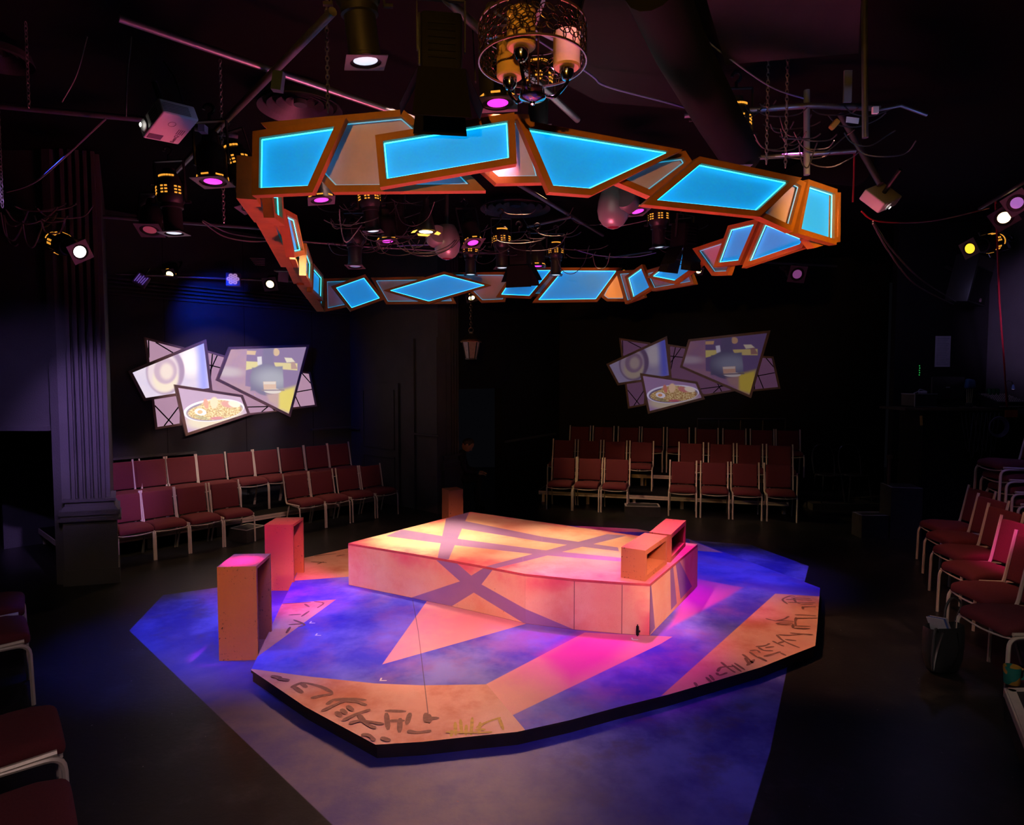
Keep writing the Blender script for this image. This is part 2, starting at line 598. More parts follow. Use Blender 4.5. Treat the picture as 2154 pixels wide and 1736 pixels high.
# doorway in the wall behind the far pilaster
wallseg('wall_corner', C0 + dc * 0.30, C1, 0, ZC, 0.15, M_BLACK, 'black wall between the dark doorway and the back seats', 1)
g = MB()
A = C0 - dc * 0.08; B = C0 + dc * 0.30
nn = V((-dc.y, dc.x, 0)).normalized() * 0.15
g.prism([A.xy, B.xy, (B + nn).xy, (A + nn).xy], 2.05, ZC)
struct('wall_lintel', g, M_BLACK, 'black wall above the dark doorway behind the far pilaster', 'wall')
g = MB()
A = C0 + dc * 0.33; B = C0 + dc * 0.93
g.prism([(A - nn * 0.25).xy, (B - nn * 0.25).xy, B.xy, A.xy], 1.0, 1.04)
struct('trim_8', g, M_WALL, 'thin rail along the dark wall right of the doorway', 'trim')
wallseg('wall_back', C1 - (C2 - C1).normalized() * 0.3, C2, 0, ZC, 0.12, M_BLACK, 'black back wall carrying the dimmer screens', 1)
box2('wall_booth', 5.6 * K, 7.2 * K, 9.35 * K, 9.35 * K + 0.12, 0, ZC, M_BLACK, 'black wall behind the control booth')
g = MB(); g.prism([(6.95 * K, -3), (6.95 * K, 9.35 * K), (7.1 * K, 9.35 * K), (7.1 * K, -3)], 0, ZC)
struct('wall_right', g, M_WALL, 'rough dark side wall beside the control booth', 'wall')
box2('wall_rear', -8.5, 7.5, -3.1, -3.0, 0, ZC, M_BLACK, 'black wall behind the viewer')

# ================================================================ ceiling pieces
def vent(px, py, wpx, label):
    z = ZC - 0.15
    c = onz(px, py, z)
    r = wpx / 2 / F * c.y
    t = thing('ceiling_vent', label, 'vent', c, group='round ceiling vents')
    g = MB()
    for k in range(4):
        ro = r * (1 - k * 0.22)
        ri = ro - r * 0.13
        z0 = 0.02 * k
        g.lathe([(ri, z0 + 0.06), (ri, z0 + 0.05), (ro, z0), (ro, z0 + 0.012), (ri + 0.01, z0 + 0.065)], 56, smooth=False, cap=False)
    g.build('diffuser_cone', mat('vent_metal', (0.06, 0.056, 0.068), 0.5, 0.3, var=0.2), t)
    g = MB(); g.lathe([(0.0, 0.04), (r * 0.16, 0.04), (r * 0.16, 0.08), (0, 0.08)], 20)
    g.build('centre_cap', mat('vent_metal', (0.06, 0.056, 0.068)), t)
    return t
vent(1084, 441, 145, 'round dark ceiling vent of nested rings above the middle of the ring')
vent(632, 232, 168, 'round ceiling vent seen above the corner panel of the ring')
vent(-8, 128, 130, 'round ceiling vent cut by the edge over the low dark opening')

# hung ceiling boards and ducts over the far right
def slab(name, pts, z, th, m, label, cat):
    g = MB(); g.prism([onz(x, y, z).xy for x, y in pts], z, z + th)
    return solo(name, g, m, label, cat)
slab('hanging_ceiling_board', [(1478, -30), (1812, -30), (1806, 112), (1526, 136)], 4.2, 0.05, mat('board_paint', (0.02, 0.02, 0.027), 0.8, var=0.5, scale=4, spec=0.15), 'large flat dark board hung under the ceiling beside the tall pipe', 'ceiling board')
slab('hanging_board', [(1235, -20), (1400, -20), (1490, 235), (1260, 215), (1185, 175)], 4.3, 0.04, M_DUCT, 'dull grey panel under the ceiling behind the chandelier', 'ceiling panel')
g = MB()
g.tube([onz(1372, -40, 4.2), onz(1430, 100, 4.15), onz(1512, 250, 4.05), onz(1560, 330, 4.0)], 0.15, 16)
solo('hanging_duct', g, M_DUCT, 'round dark air duct slanting down behind the chandelier', 'duct')
g = MB()
g.tube([aty(1680, 335, 7.2), aty(1745, 338, 7.25), aty(1810, 345, 7.3)], 0.24, 16)
solo('hanging_duct', g, M_DUCT, 'short fat dark duct behind the tall pipe and far projector', 'duct')
# ================================================================ platform
ZP = 0.088
PL = [(528, 1410), (640, 1486), (790, 1567), (888, 1561), (988, 1550), (1088, 1540), (1200, 1515), (1300, 1488), (1401, 1463), (1501, 1434), (1601, 1404), (1715, 1359), (1720, 1310), (1725, 1237), (1591, 1187), (1451, 1135), (1340, 1113), (1200, 1106), (1010, 1096), (731, 1154), (639, 1174), (590, 1277)]
platform = thing('stage_platform', 'low many sided wooden platform painted violet and peach under the pink block', 'stage platform', onz(1100, 1300, 0))
def PZ(pts, z=ZP):
    return [tuple(onz(x, y, z).xy) for x, y in pts]
m, nt, b = principled('painted_platform_top')
t = NT(m); ov = t.obj()
# Object coordinates are offset by the platform's origin, so bring them back
off = V(platform.location)
va = t.N.new('ShaderNodeVectorMath'); va.operation = 'ADD'
t.L.new(ov, va.inputs[0]); va.inputs[1].default_value = (off.x, off.y, 0)
wv = va.outputs[0]
n1 = t.step(t.noise(wv, 1.5, 5, 0.6), 0.36, 0.66)
n2 = t.step(t.noise(wv, 2.3, 5, 0.6, (5, 2, 0)), 0.42, 0.68)
spk = t.noise(wv, 240, 2, 0.5)
viol = t.mix(n1, (0.045, 0.05, 0.60), (0.22, 0.23, 0.82))
viol = t.mix(t.math('MULTIPLY', n2, 0.6), viol, (0.30, 0.15, 0.52))
n3 = t.step(t.noise(wv, 1.9, 6, 0.65, (3, 9, 0)), 0.4, 0.68)
peach = t.mix(n3, (0.80, 0.42, 0.30), (0.62, 0.22, 0.13))
peach = t.mix(t.math('MULTIPLY', n2, 0.6), peach, (0.86, 0.56, 0.42))
pink = t.mix(n1, (0.80, 0.32, 0.38), (0.86, 0.44, 0.36))
col = viol
def lay(pts, c, soft=0.004, f=1.0):
    global col
    mk = t.poly(wv, PZ(pts), soft)
    if f != 1.0:
        mk = t.math('MULTIPLY', mk, f)
    col = t.mix(mk, col, c)
lay([(639, 1174), (735, 1150), (740, 1213), (618, 1222)], peach)                       # far corner
lay([(734, 1259), (592, 1271), (530, 1390), (541, 1382)], peach)                        # left wedge
lay([(900, 1262), (1108, 1312), (804, 1398)], pink)                                    # triangle in front of the block
lay([(1020, 1441), (1230, 1331), (1420, 1340), (1391, 1354), (1098, 1533)], pink)
for q_ in ([(480, 1401), (654, 1424), (780, 1660), (560, 1560)], [(654, 1424), (788, 1438), (800, 1660), (650, 1620)], [(788, 1438), (888, 1442), (900, 1660), (770, 1660)], [(888, 1442), (1024, 1440), (1104, 1535), (1060, 1640), (890, 1660)]):
    lay(q_, peach, 0.002)
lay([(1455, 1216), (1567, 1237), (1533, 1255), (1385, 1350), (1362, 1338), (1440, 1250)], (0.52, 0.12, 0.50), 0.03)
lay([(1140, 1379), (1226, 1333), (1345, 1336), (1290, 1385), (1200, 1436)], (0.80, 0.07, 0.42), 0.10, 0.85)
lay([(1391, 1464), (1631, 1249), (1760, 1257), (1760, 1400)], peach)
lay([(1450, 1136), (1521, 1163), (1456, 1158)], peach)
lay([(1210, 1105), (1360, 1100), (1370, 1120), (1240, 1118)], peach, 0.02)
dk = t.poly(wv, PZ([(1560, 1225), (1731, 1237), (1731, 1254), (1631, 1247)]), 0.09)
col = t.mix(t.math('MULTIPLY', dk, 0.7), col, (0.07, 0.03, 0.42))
# wear: dark red airbrushed rim on peach, scratches, plywood joint
grit = t.step(spk, 0.58, 0.72)
col = t.mix(t.math('MULTIPLY', grit, t.math('MULTIPLY', n2, 0.35)), col, (0.16, 0.05, 0.08))
scr = t.step(t.noise(wv, 17, 6, 0.75, (8, 8, 0)), 0.68, 0.78)
col = t.mix(t.math('MULTIPLY', scr, 0.5), col, (0.25, 0.14, 0.16))
jl = PZ([(868, 1262), (880, 1330), (903, 1523)])
for i in range(2):
    A, B = V(jl[i]), V(jl[i + 1])
    dd = (B - A).normalized(); nn = V((-dd.y, dd.x)) * 0.003
    mk = t.poly(wv, [tuple(A + nn), tuple(B + nn), tuple(B - nn), tuple(A - nn)], 0.001)
    col = t.mix(t.math('MULTIPLY', mk, 0.7), col, (0.05, 0.03, 0.05))
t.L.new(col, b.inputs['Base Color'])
b.inputs['Roughness'].default_value = 0.55
b.inputs['Specular IOR Level'].default_value = 0.3
M_PTOP = m
M_PEDGE = mat('platform_edge_brown', (0.07, 0.045, 0.02), 0.7, var=0.5, scale=7)
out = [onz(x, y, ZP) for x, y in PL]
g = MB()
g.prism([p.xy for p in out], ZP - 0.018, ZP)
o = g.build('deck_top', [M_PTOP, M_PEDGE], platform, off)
for p in o.data.polygons:
    p.material_index = 0 if p.normal.z > 0.9 else 1
g = MB()
cen = sum(out, V()) / len(out)
g.prism([(p + (cen - p).normalized() * 0.012).xy for p in out], 0.0, ZP - 0.018)
g.build('skirt', M_PEDGE, platform, off)

# brushed lettering along the rim
def stroke(g, pts, w, z, conv=None):
    P = smoothpath([onz(x, y, z) for x, y in pts], 4)
    vs = []
    for i, p in enumerate(P):
        tt = (P[min(i + 1, len(P) - 1)] - P[max(i - 1, 0)]).normalized()
        nn = V((-tt.y, tt.x, 0))
        f = w * (0.85 + 0.15 * math.sin(i * 0.9)) * (0.55 if i in (0, len(P) - 1) else 1)
        vs += [p + nn * f / 2, p - nn * f / 2]
    g.add(vs, [(2 * i, 2 * i + 1, 2 * i + 3, 2 * i + 2) for i in range(len(P) - 1)])
M_INK = mat('brown_brush_paint', (0.27, 0.125, 0.09), 0.7, var=0.5, scale=40)
M_INKY = mat('yellow_brush_paint', (0.62, 0.40, 0.08), 0.7, var=0.4, scale=40)
Z1 = ZP + 0.0012
c1 = lambda L: [(1560 + x / 9.645, 1220 + y / 9.645) for x, y in L]     # the corner at the far side
c2 = lambda L: [(520 + x / 3.59, 1380 + y / 3.59) for x, y in L]         # the near rim
c3 = lambda L: [(420 + x / 2.9917, 1040 + y / 2.9917) for x, y in L]     # the wedge beside the tall boxes
c4b = lambda L: [(1320 + x / 5.385, 1380 + y / 5.385) for x, y in L]
GL = []
GL.append([c1(q) for q in ([(930, 490), (830, 400), (980, 330), (1090, 340)], [(1060, 370), (1100, 450), (1200, 490)], [(1000, 370), (1190, 370), (1400, 380)], [(900, 400), (1100, 400), (1430, 415)], [(940, 460), (1200, 462), (1500, 470)], [(1240, 540), (1245, 600)], [(1240, 550), (1380, 545), (1510, 550)], [(1200, 495), (1450, 495)])])
GL.append([c1(q) for q in ([(490, 785), (600, 815), (700, 835)], [(700, 835), (850, 800), (960, 740)], [(720, 830), (900, 835), (1060, 845)], [(700, 895), (800, 875), (1050, 880)], [(720, 905), (1000, 910)], [(1110, 760), (1090, 840), (1100, 930)], [(1080, 710), (1300, 715), (1520, 735)], [(1110, 775), (1300, 775), (1540, 775)], [(1080, 935), (1400, 945)], [(1050, 980), (1390, 990)], [(1045, 900), (1040, 980)])])
GL.append([c1(q) for q in ([(710, 1115), (820, 1220), (1000, 1310), (1180, 1380)], [(630, 1240), (720, 1290), (860, 1350)], [(740, 1115), (980, 1125), (1240, 1100)], [(980, 1080), (1200, 1095), (1450, 1110)], [(880, 1210), (1110, 1235)], [(740, 1290), (860, 1250)])])
GL.append([c1(q) for q in ([(290, 1360), (480, 1335), (570, 1290)], [(160, 1460), (300, 1560), (480, 1640)], [(170, 1440), (310, 1430), (370, 1480)], [(340, 1370), (450, 1430), (640, 1440)], [(450, 1555), (620, 1510), (790, 1460)], [(480, 1380), (660, 1355)], [(20, 1510), (120, 1590), (230, 1690)], [(790, 1480), (900, 1540)])])
GL.append([c4b(q) for q in ([(1060, 70), (1130, 130), (1220, 190)], [(1010, 190), (1040, 220), (1130, 190)], [(1020, 180), (1060, 130), (1200, 120)], [(1210, 80), (1330, 160)], [(1180, 100), (1290, 180)], [(1330, 20), (1380, 100)], [(1350, 110), (1440, 40)], [(890, 240), (950, 300)], [(930, 215), (980, 280)], [(1480, 10), (1580, 60)], [(760, 300), (790, 350)])])
GL.append([c2(q) for q in ([(330, 240), (420, 205), (560, 235), (645, 280)], [(400, 200), (450, 240)], [(350, 230), (420, 280)], [(480, 320), (560, 300), (650, 285)], [(600, 370), (660, 330), (780, 325), (900, 335)], [(640, 330), (820, 345), (900, 375)], [(560, 420), (660, 370), (740, 340)], [(670, 420), (710, 460)], [(710, 400), (750, 440)], [(755, 375), (800, 415)], [(720, 490), (820, 440), (930, 405)], [(770, 510), (860, 490), (1030, 515)], [(840, 440), (900, 510), (970, 545)], [(860, 595), (920, 600), (960, 640)], [(1010, 615), (1080, 640)], [(230, 170), (320, 185)], [(180, 150), (260, 165)])])
GL.append([c2(q) for q in ([(1040, 415), (1200, 420)], [(1050, 430), (1065, 560)], [(1060, 492), (1190, 490)], [(1155, 470), (1150, 580)], [(1230, 430), (1205, 520)], [(1210, 565), (1280, 578), (1390, 565)], [(1350, 430), (1345, 500)], [(1330, 470), (1450, 470)], [(1370, 440), (1375, 505)])])
GL.append([c3(q) for q in ([(720, 675), (780, 685), (740, 715)], [(660, 690), (690, 710)], [(520, 690), (600, 685), (700, 680)], [(560, 760), (640, 755)], [(640, 770), (690, 735)], [(590, 790), (660, 820), (620, 835)], [(560, 820), (650, 815)], [(570, 835), (545, 875)], [(700, 425), (800, 430)], [(720, 390), (790, 380), (860, 375)], [(740, 440), (780, 425)], [(860, 390), (915, 380)])])
for i, gl in enumerate(GL):
    g = MB()
    for k, s in enumerate(gl):
        stroke(g, s, 0.024 if i not in (5, 6) else 0.034, Z1 + 0.0003 * k)
    g.build('brushed_character', M_INK, platform, off)
g = MB()
for k, s in enumerate([c2(q) for q in ([(1610, 480), (1620, 590)], [(1700, 465), (1690, 600)], [(1545, 560), (1540, 610)], [(1655, 520), (1650, 600)], [(1730, 545), (1810, 500), (1915, 465)], [(1900, 465), (1935, 560)], [(1720, 560), (1800, 555)], [(1500, 575), (1700, 580), (1850, 575)], [(1760, 500), (1750, 590)], [(1570, 500), (1575, 600)])]):
    stroke(g, s, 0.022, Z1 + 0.0003 * k)
tag(g.build('brushed_character', M_INKY, platform, off), 'yellow brushed character')
M_TAPE = mat('white_tape', (0.8, 0.78, 0.85), 0.6)
for x, y in ((800, 1432), (664, 1337), (652, 1311), (1331, 1346)):
    g = MB(); p = onz(x, y, Z1)
    g.box(p + V((0.02, 0, 0)), (0.05, 0.012, 0.001)); g.box(p + V((0, 0.02, 0)), (0.012, 0.04, 0.001))
    g.build('tape_mark', M_TAPE, platform, off)

# ================================================================ central block
ZB = ZP + 0.44
FB = [(734, 1231), (861, 1257), (995, 1286), (1105, 1312), (1207, 1325), (1307, 1334), (1366, 1338)]
fb = [onz(x, y, ZP) for x, y in FB]
RB = onz(1466, 1234, ZP)
FAR = onz(990, 1077, ZB); FAR.z = ZP
block = thing('stage_block', 'large low four sided block painted peach with crossing violet bands on the platform', 'stage block', V((fb[3].x, fb[3].y, ZP)))
bo = V(block.location)
def bpaint(name, uvmode, bands, soft=0.003, edge=None):
    m, nt, b = principled(name)
    t = NT(m)
    if uvmode:
        wv = t.uv(); ns = t.obj()
    else:
        va = t.N.new('ShaderNodeVectorMath'); va.operation = 'ADD'
        t.L.new(t.obj(), va.inputs[0]); va.inputs[1].default_value = (bo.x, bo.y, 0)
        wv = va.outputs[0]; ns = wv
    n1 = t.step(t.noise(ns, 1.6, 5, 0.6, (1, 1, 0)), 0.36, 0.66)
    n2 = t.step(t.noise(ns, 2.2, 5, 0.6, (4, 2, 3)), 0.45, 0.7)
    col = t.mix(n1, (0.84, 0.46, 0.30), (0.88, 0.62, 0.44))
    col = t.mix(t.math('MULTIPLY', n2, 0.75), col, (0.78, 0.30, 0.20))
    spl = t.step(t.noise(ns, 38, 3, 0.6, (7, 0, 2)), 0.72, 0.75)
    col = t.mix(t.math('MULTIPLY', spl, 0.8), col, (0.2, 0.05, 0.08))
    grit = t.step(t.noise(ns, 210, 2, 0.5), 0.62, 0.7)
    col = t.mix(t.math('MULTIPLY', grit, 0.35), col, (0.45, 0.1, 0.12))
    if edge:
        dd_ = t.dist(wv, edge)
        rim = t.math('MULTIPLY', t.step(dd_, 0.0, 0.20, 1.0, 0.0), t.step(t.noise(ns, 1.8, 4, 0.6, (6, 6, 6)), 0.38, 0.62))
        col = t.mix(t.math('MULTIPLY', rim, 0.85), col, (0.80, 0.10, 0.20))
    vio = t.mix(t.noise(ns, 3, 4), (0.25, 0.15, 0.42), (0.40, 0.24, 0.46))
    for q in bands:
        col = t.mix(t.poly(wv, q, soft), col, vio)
    t.L.new(col, b.inputs['Base Color'])
    b.inputs['Roughness'].default_value = 0.55
    b.inputs['Specular IOR Level'].default_value = 0.3
    return m, t
PB = lambda pts: [tuple(onz(x, y, ZB).xy) for x, y in pts]
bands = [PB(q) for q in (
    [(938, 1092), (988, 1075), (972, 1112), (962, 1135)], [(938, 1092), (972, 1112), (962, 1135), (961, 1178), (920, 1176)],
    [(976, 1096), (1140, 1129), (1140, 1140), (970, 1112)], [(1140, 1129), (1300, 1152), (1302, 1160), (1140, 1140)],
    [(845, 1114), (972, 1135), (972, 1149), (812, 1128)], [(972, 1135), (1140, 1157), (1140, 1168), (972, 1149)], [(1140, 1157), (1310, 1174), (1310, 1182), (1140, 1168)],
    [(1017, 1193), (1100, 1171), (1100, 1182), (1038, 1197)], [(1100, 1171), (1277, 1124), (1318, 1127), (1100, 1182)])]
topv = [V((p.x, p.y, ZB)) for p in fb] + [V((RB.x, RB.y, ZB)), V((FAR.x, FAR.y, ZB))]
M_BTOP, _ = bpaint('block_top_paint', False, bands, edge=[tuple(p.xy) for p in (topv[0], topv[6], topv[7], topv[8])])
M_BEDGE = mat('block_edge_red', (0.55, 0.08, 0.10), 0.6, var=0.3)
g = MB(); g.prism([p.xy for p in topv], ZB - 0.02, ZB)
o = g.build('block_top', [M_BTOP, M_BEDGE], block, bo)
for p in o.data.polygons:
    p.material_index = 0 if p.normal.z > 0.9 else 1
# front face: arc length x height as UV
cum = [0.0]
for i in range(1, len(fb)):
    cum.append(cum[-1] + (fb[i] - fb[i - 1]).length)
def sz(px, py):
    best = None
    for i in range(len(fb) - 1):
        A, B = fb[i], fb[i + 1]
        p = onv(px, py, A, B)
        d = B - A
        s = (p - A).xy.dot(d.xy) / d.xy.length_squared
        e = max(0, -s, s - 1)
        if best is None or e < best[0]:
            best = (e, cum[i] + s * d.xy.length, p.z)
    return (best[1], best[2])
FBd = [[sz(*p) for p in q] for q in ([(918, 1174), (961, 1180), (1010, 1225), (990, 1241)], [(990, 1241), (1010, 1225), (1209, 1326), (1105, 1314)], [(1038, 1192), (1018, 1190), (970, 1222), (1003, 1241)], [(975, 1218), (1005, 1240), (951, 1276), (863, 1259)])]
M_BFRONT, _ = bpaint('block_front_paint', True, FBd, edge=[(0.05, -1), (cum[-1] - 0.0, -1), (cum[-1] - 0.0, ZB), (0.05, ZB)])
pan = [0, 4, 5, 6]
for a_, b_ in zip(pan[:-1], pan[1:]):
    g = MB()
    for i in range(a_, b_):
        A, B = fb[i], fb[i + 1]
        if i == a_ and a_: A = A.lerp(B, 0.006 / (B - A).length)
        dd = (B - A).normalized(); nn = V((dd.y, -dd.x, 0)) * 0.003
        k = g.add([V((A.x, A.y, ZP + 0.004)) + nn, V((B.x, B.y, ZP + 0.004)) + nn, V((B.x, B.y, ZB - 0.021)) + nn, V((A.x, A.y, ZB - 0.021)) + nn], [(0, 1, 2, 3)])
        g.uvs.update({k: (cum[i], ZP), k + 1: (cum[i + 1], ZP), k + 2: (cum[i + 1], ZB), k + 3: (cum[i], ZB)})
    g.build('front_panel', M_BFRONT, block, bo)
# side face
def sr(px, py):
    A, B = fb[-1], RB
    p = onv(px, py, A, B); d = B - A
    return ((p - A).xy.dot(d.xy) / d.xy.length, p.z)
SBd = [[sr(*p) for p in q] for q in ([(1362, 1226), (1369, 1225), (1377, 1322), (1364, 1339)], [(1409, 1187), (1415, 1183), (1423, 1270), (1411, 1284)], [(1420, 1176), (1427, 1171), (1455, 1234), (1431, 1261)])]
M_BSIDE, _ = bpaint('block_side_paint', True, SBd)
g = MB(); A, B = fb[-1], RB
dd = (B - A).normalized(); nn = V((dd.y, -dd.x, 0)) * 0.003
k = g.add([V((A.x, A.y, ZP + 0.004)) + nn, V((B.x, B.y, ZP + 0.004)) + nn, V((B.x, B.y, ZB - 0.021)) + nn, V((A.x, A.y, ZB - 0.021)) + nn], [(0, 1, 2, 3)])
ll = (B - A).length
g.uvs.update({k: (0, ZP), k + 1: (ll, ZP), k + 2: (ll, ZB), k + 3: (0, ZB)})
g.build('side_panel', M_BSIDE, block, bo)
g = MB(); g.prism([p.xy for p in topv], ZP, ZB - 0.02)
g.build('core', mat('block_core', (0.25, 0.1, 0.1), 0.7), block, bo)
# little black bolt near the corner
p = onv(1341, 1326, fb[-2], fb[-1]); dd = (fb[-1] - fb[-2]).normalized(); nn = V((dd.y, -dd.x, 0))
g = MB(); Mx = Matrix((dd, -nn, V((0, 0, 1)))).transposed().to_3x3()
g.box(p + nn * 0.01, (0.022, 0.014, 0.075), Mx); g.tube([p + nn * 0.02 - V((0, 0, 0.06)), p + nn * 0.02 + V((0, 0, 0.055))], 0.005, 8)
g.box(p + nn * 0.022 + dd * 0.012, (0.02, 0.008, 0.012), Mx)
tag(g.build('bolt', M_BLACK, block, bo), 'black barrel bolt')

# ================================================================ hollow boxes
def boxmat(name, c1, c2):
    m, nt, b = principled(name)
    t = NT(m); ov = t.obj()
    col = t.mix(t.noise(ov, 5, 5), c1, c2)
    cluster = t.step(t.noise(ov, 3.2, 3, 0.5, (2, 2, 2)), 0.48, 0.62)
    spl = t.math('MULTIPLY', t.step(t.noise(ov, 48, 4, 0.65), 0.60, 0.64), cluster)
    col = t.mix(t.math('MULTIPLY', spl, 0.9), col, (0.02, 0.012, 0.012))
    t.L.new(col, b.inputs['Base Color'])
    b.inputs['Roughness'].default_value = 0.5
    return m
M_OBOX = boxmat('orange_box_paint', (0.56, 0.19, 0.085), (0.66, 0.24, 0.105))
def hollow_box(name, label, loc, rz, w, d, h, t=0.026, group='hollow orange boxes'):
    """front is -y, open side is +x; origin at the base centre of the -x,-y edge box"""
    o = thing(name, label, 'hollow box', loc, rz, group)
    g = MB()
    hh = h - t
    g.box((t / 2, d / 2, hh / 2), (t, d - 2 * t, hh))
    g.box((w / 2, t / 2, hh / 2), (w, t, hh))
    g.box((w / 2, d - t / 2, hh / 2), (w, t, hh))
    g.box((w / 2 + t / 2, d / 2, t / 2), (w - t, d - 2 * t, t))
    g.box((w / 2, d / 2, h - t / 2), (w, d, t))
    g.build('shell', M_OBOX, o)
    return o
def place_box(name, label, flpx, z, rz, w, d, h):
    p = onz(flpx[0], flpx[1], z)
    return hollow_box(name, label, (p.x, p.y, z), rz, w, d, h)
b1 = place_box('hollow_box', 'tall orange hollow box with glowing pink top standing nearest the platform corner', (461, 1391), 0.0, math.radians(4), 0.30, 0.37, 0.752)
b2 = place_box('hollow_box', 'tall pink lit hollow box standing just behind the nearest one', (559, 1243), 0.0, math.radians(1), 0.295, 0.36, 0.70)
b3 = place_box('hollow_box', 'small dark orange hollow box standing far behind the block', (944, 1118), 0.0, math.radians(30), 0.235, 0.24, 0.60)
def lying(label, fl, fr, bl, z, h):
    A = onz(fl[0], fl[1], z); B = onz(fr[0], fr[1], z); Cc = onz(bl[0], bl[1], z + h)
    A2 = V((A.x, A.y, 0)); dv = (V((Cc.x, Cc.y, 0)) - A2)
    o = hollow_box('hollow_box', label, (A.x, A.y, z), math.atan2(-dv.x, dv.y), (B - A).length * 0.97, dv.length, h, 0.042)
    return o
hA = 0.262
lying('orange hollow box lying on the block at its front corner', (1306, 1215), (1361, 1221), (1356, 1121), ZB + 0.001, hA)
q = lying('pink topped hollow box lying on the block behind the front one', (1365, 1178), (1413, 1181), (1401, 1091), ZB + 0.001, hA)
# ================================================================ framed panels
def inset2(P, w):
    n = len(P)
    ar = sum(P[i].x * P[(i + 1) % n].y - P[(i + 1) % n].x * P[i].y for i in range(n))
    sg = 1 if ar > 0 else -1
    out = []
    for i in range(n):
        a, b, c = P[i - 1], P[i], P[(i + 1) % n]
        e1 = (b - a).normalized(); e2 = (c - b).normalized()
        n1 = V((-e1.y, e1.x)) * sg; n2 = V((-e2.y, e2.x)) * sg
        k = 1 + n1.dot(n2)
        mt = (n1 + n2) / max(k, 0.25)
        out.append(b + mt * w)
    return out

def panel(parent, off, px, A, B, depth, border, lit, layer_off=0.0, plane=None, names=('panel_frame', 'lit_membrane', 'light_strip'), mats=None, shrink=True):
    """px: outer outline seen in the photo; A, B: ground points of the panel's vertical plane"""
    if plane is None:
        d = (V((B[0], B[1], 0)) - V((A[0], A[1], 0))).normalized()
        n = V((d.y, -d.x, 0))
        mid = V((A[0] + B[0], A[1] + B[1], 0)) / 2
        if (V((0, 0, 0)) - mid).dot(n) < 0:
            n = -n
        O = V((A[0], A[1], 0)) - n * layer_off
    else:
        O, d, n = plane
    up = n.cross(d)
    if up.z < 0:
        up = -up
    P3 = [onpl(x, y, O, n) for x, y in px]
    P2 = [V(((p - O).dot(d), (p - O).dot(up))) for p in P3]
    I2 = inset2(P2, border)
    to = lambda q, z: O + d * q.x + up * q.y + n * z
    N = len(P2)
    g = MB()
    vs = [to(q, 0) for q in P2] + [to(q, 0) for q in I2] + [to(q, -depth) for q in P2] + [to(q, -depth) for q in I2]
    fs = []
    for i in range(N):
        j = (i + 1) % N
        fs += [(i, j, N + j, N + i), (2 * N + j, 2 * N + i, 3 * N + i, 3 * N + j), (j, i, 2 * N + i, 2 * N + j), (N + i, N + j, 3 * N + j, 3 * N + i)]
    g.add(vs, fs)
    fo = g.build(names[0], mats[0], parent, off)
    g = MB()
    g.add([to(q, -depth * 0.8) for q in I2] + [to(q, -depth * 0.8 - 0.004) for q in I2], [tuple(range(N)), tuple(range(2 * N - 1, N - 1, -1))])
    mo = g.build(names[1], mats[1], fo)
    mo.data.transform(Matrix.Translation(-off))
    if lit is not None:
        I3 = inset2(P2, border + 0.006)
        g = MB()
        for i in range(N):
            a, b = I3[i], I3[(i + 1) % N]
            g.bar(to(a, -depth * 0.42), to(b, -depth * 0.42), 0.006, 0.006)
        lo = g.build(names[2], mats[2], fo)
        lo.data.transform(Matrix.Translation(-off))
    return fo, (O, d, n, up, P2, I2)

def led(name, s):
    return mat(name, (0.5, 0.8, 0.9), 0.4, emit=(0.02, 0.55, 1.0), es=s, var=0.02)
def membrane(name, base, em, es):
    m, nt, b = principled(name)
    t = NT(m); ov = t.obj()
    w = t.step(t.noise(ov, 2.6, 5, 0.6), 0.3, 0.72)
    t.L.new(t.mix(w, base, [x * 0.78 for x in base]), b.inputs['Base Color'])
    b.inputs['Roughness'].default_value = 0.35
    b.inputs['Specular IOR Level'].default_value = 0.35
    b.inputs['Emission Color'].default_value = c4(em)
    t.put(b.inputs['Emission Strength'], t.math('MULTIPLY_ADD', w, es * 0.3, es * 0.75))
    return m
M_MEM = membrane('lit_blue_membrane', (0.05, 0.48, 0.75), (0.0, 0.29, 0.74), 0.92)
M_MEMI = membrane('lit_blue_membrane_far', (0.12, 0.42, 0.70), (0.002, 0.22, 0.62), 0.78)
M_MEMD = membrane('unlit_membrane', (0.80, 0.58, 0.62), (0.2, 0.12, 0.12), 0.03)
M_MEMA = membrane('painted_glow_membrane', (0.7, 0.45, 0.3), (1.0, 0.28, 0.04), 0.7)  # glow of the lamp behind put in as the panel's own emission
M_LED = led('cyan_light_strip', 3.2)
M_LEDF = led('cyan_light_strip_far', 3.2)
M_LEDD = led('cyan_light_strip_dim', 0.5)
ring = thing('hanging_light_ring', 'great hanging ring of overlapping timber frames with glowing cyan panels above the stage', 'light sculpture', (0.2, 6.0, 3.3))
ro = V(ring.location)
def rp(px, xl, Yl, xr, Yr, kind, layer=0.0, depth=0.06, border=0.040):
    A = aty(xl, 868, Yl); B = aty(xr, 868, Yr)
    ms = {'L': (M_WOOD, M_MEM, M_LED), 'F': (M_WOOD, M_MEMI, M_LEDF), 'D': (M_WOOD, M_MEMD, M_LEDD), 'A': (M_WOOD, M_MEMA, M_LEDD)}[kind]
    return panel(ring, ro, px, A, B, depth, border, 1, layer, mats=ms)
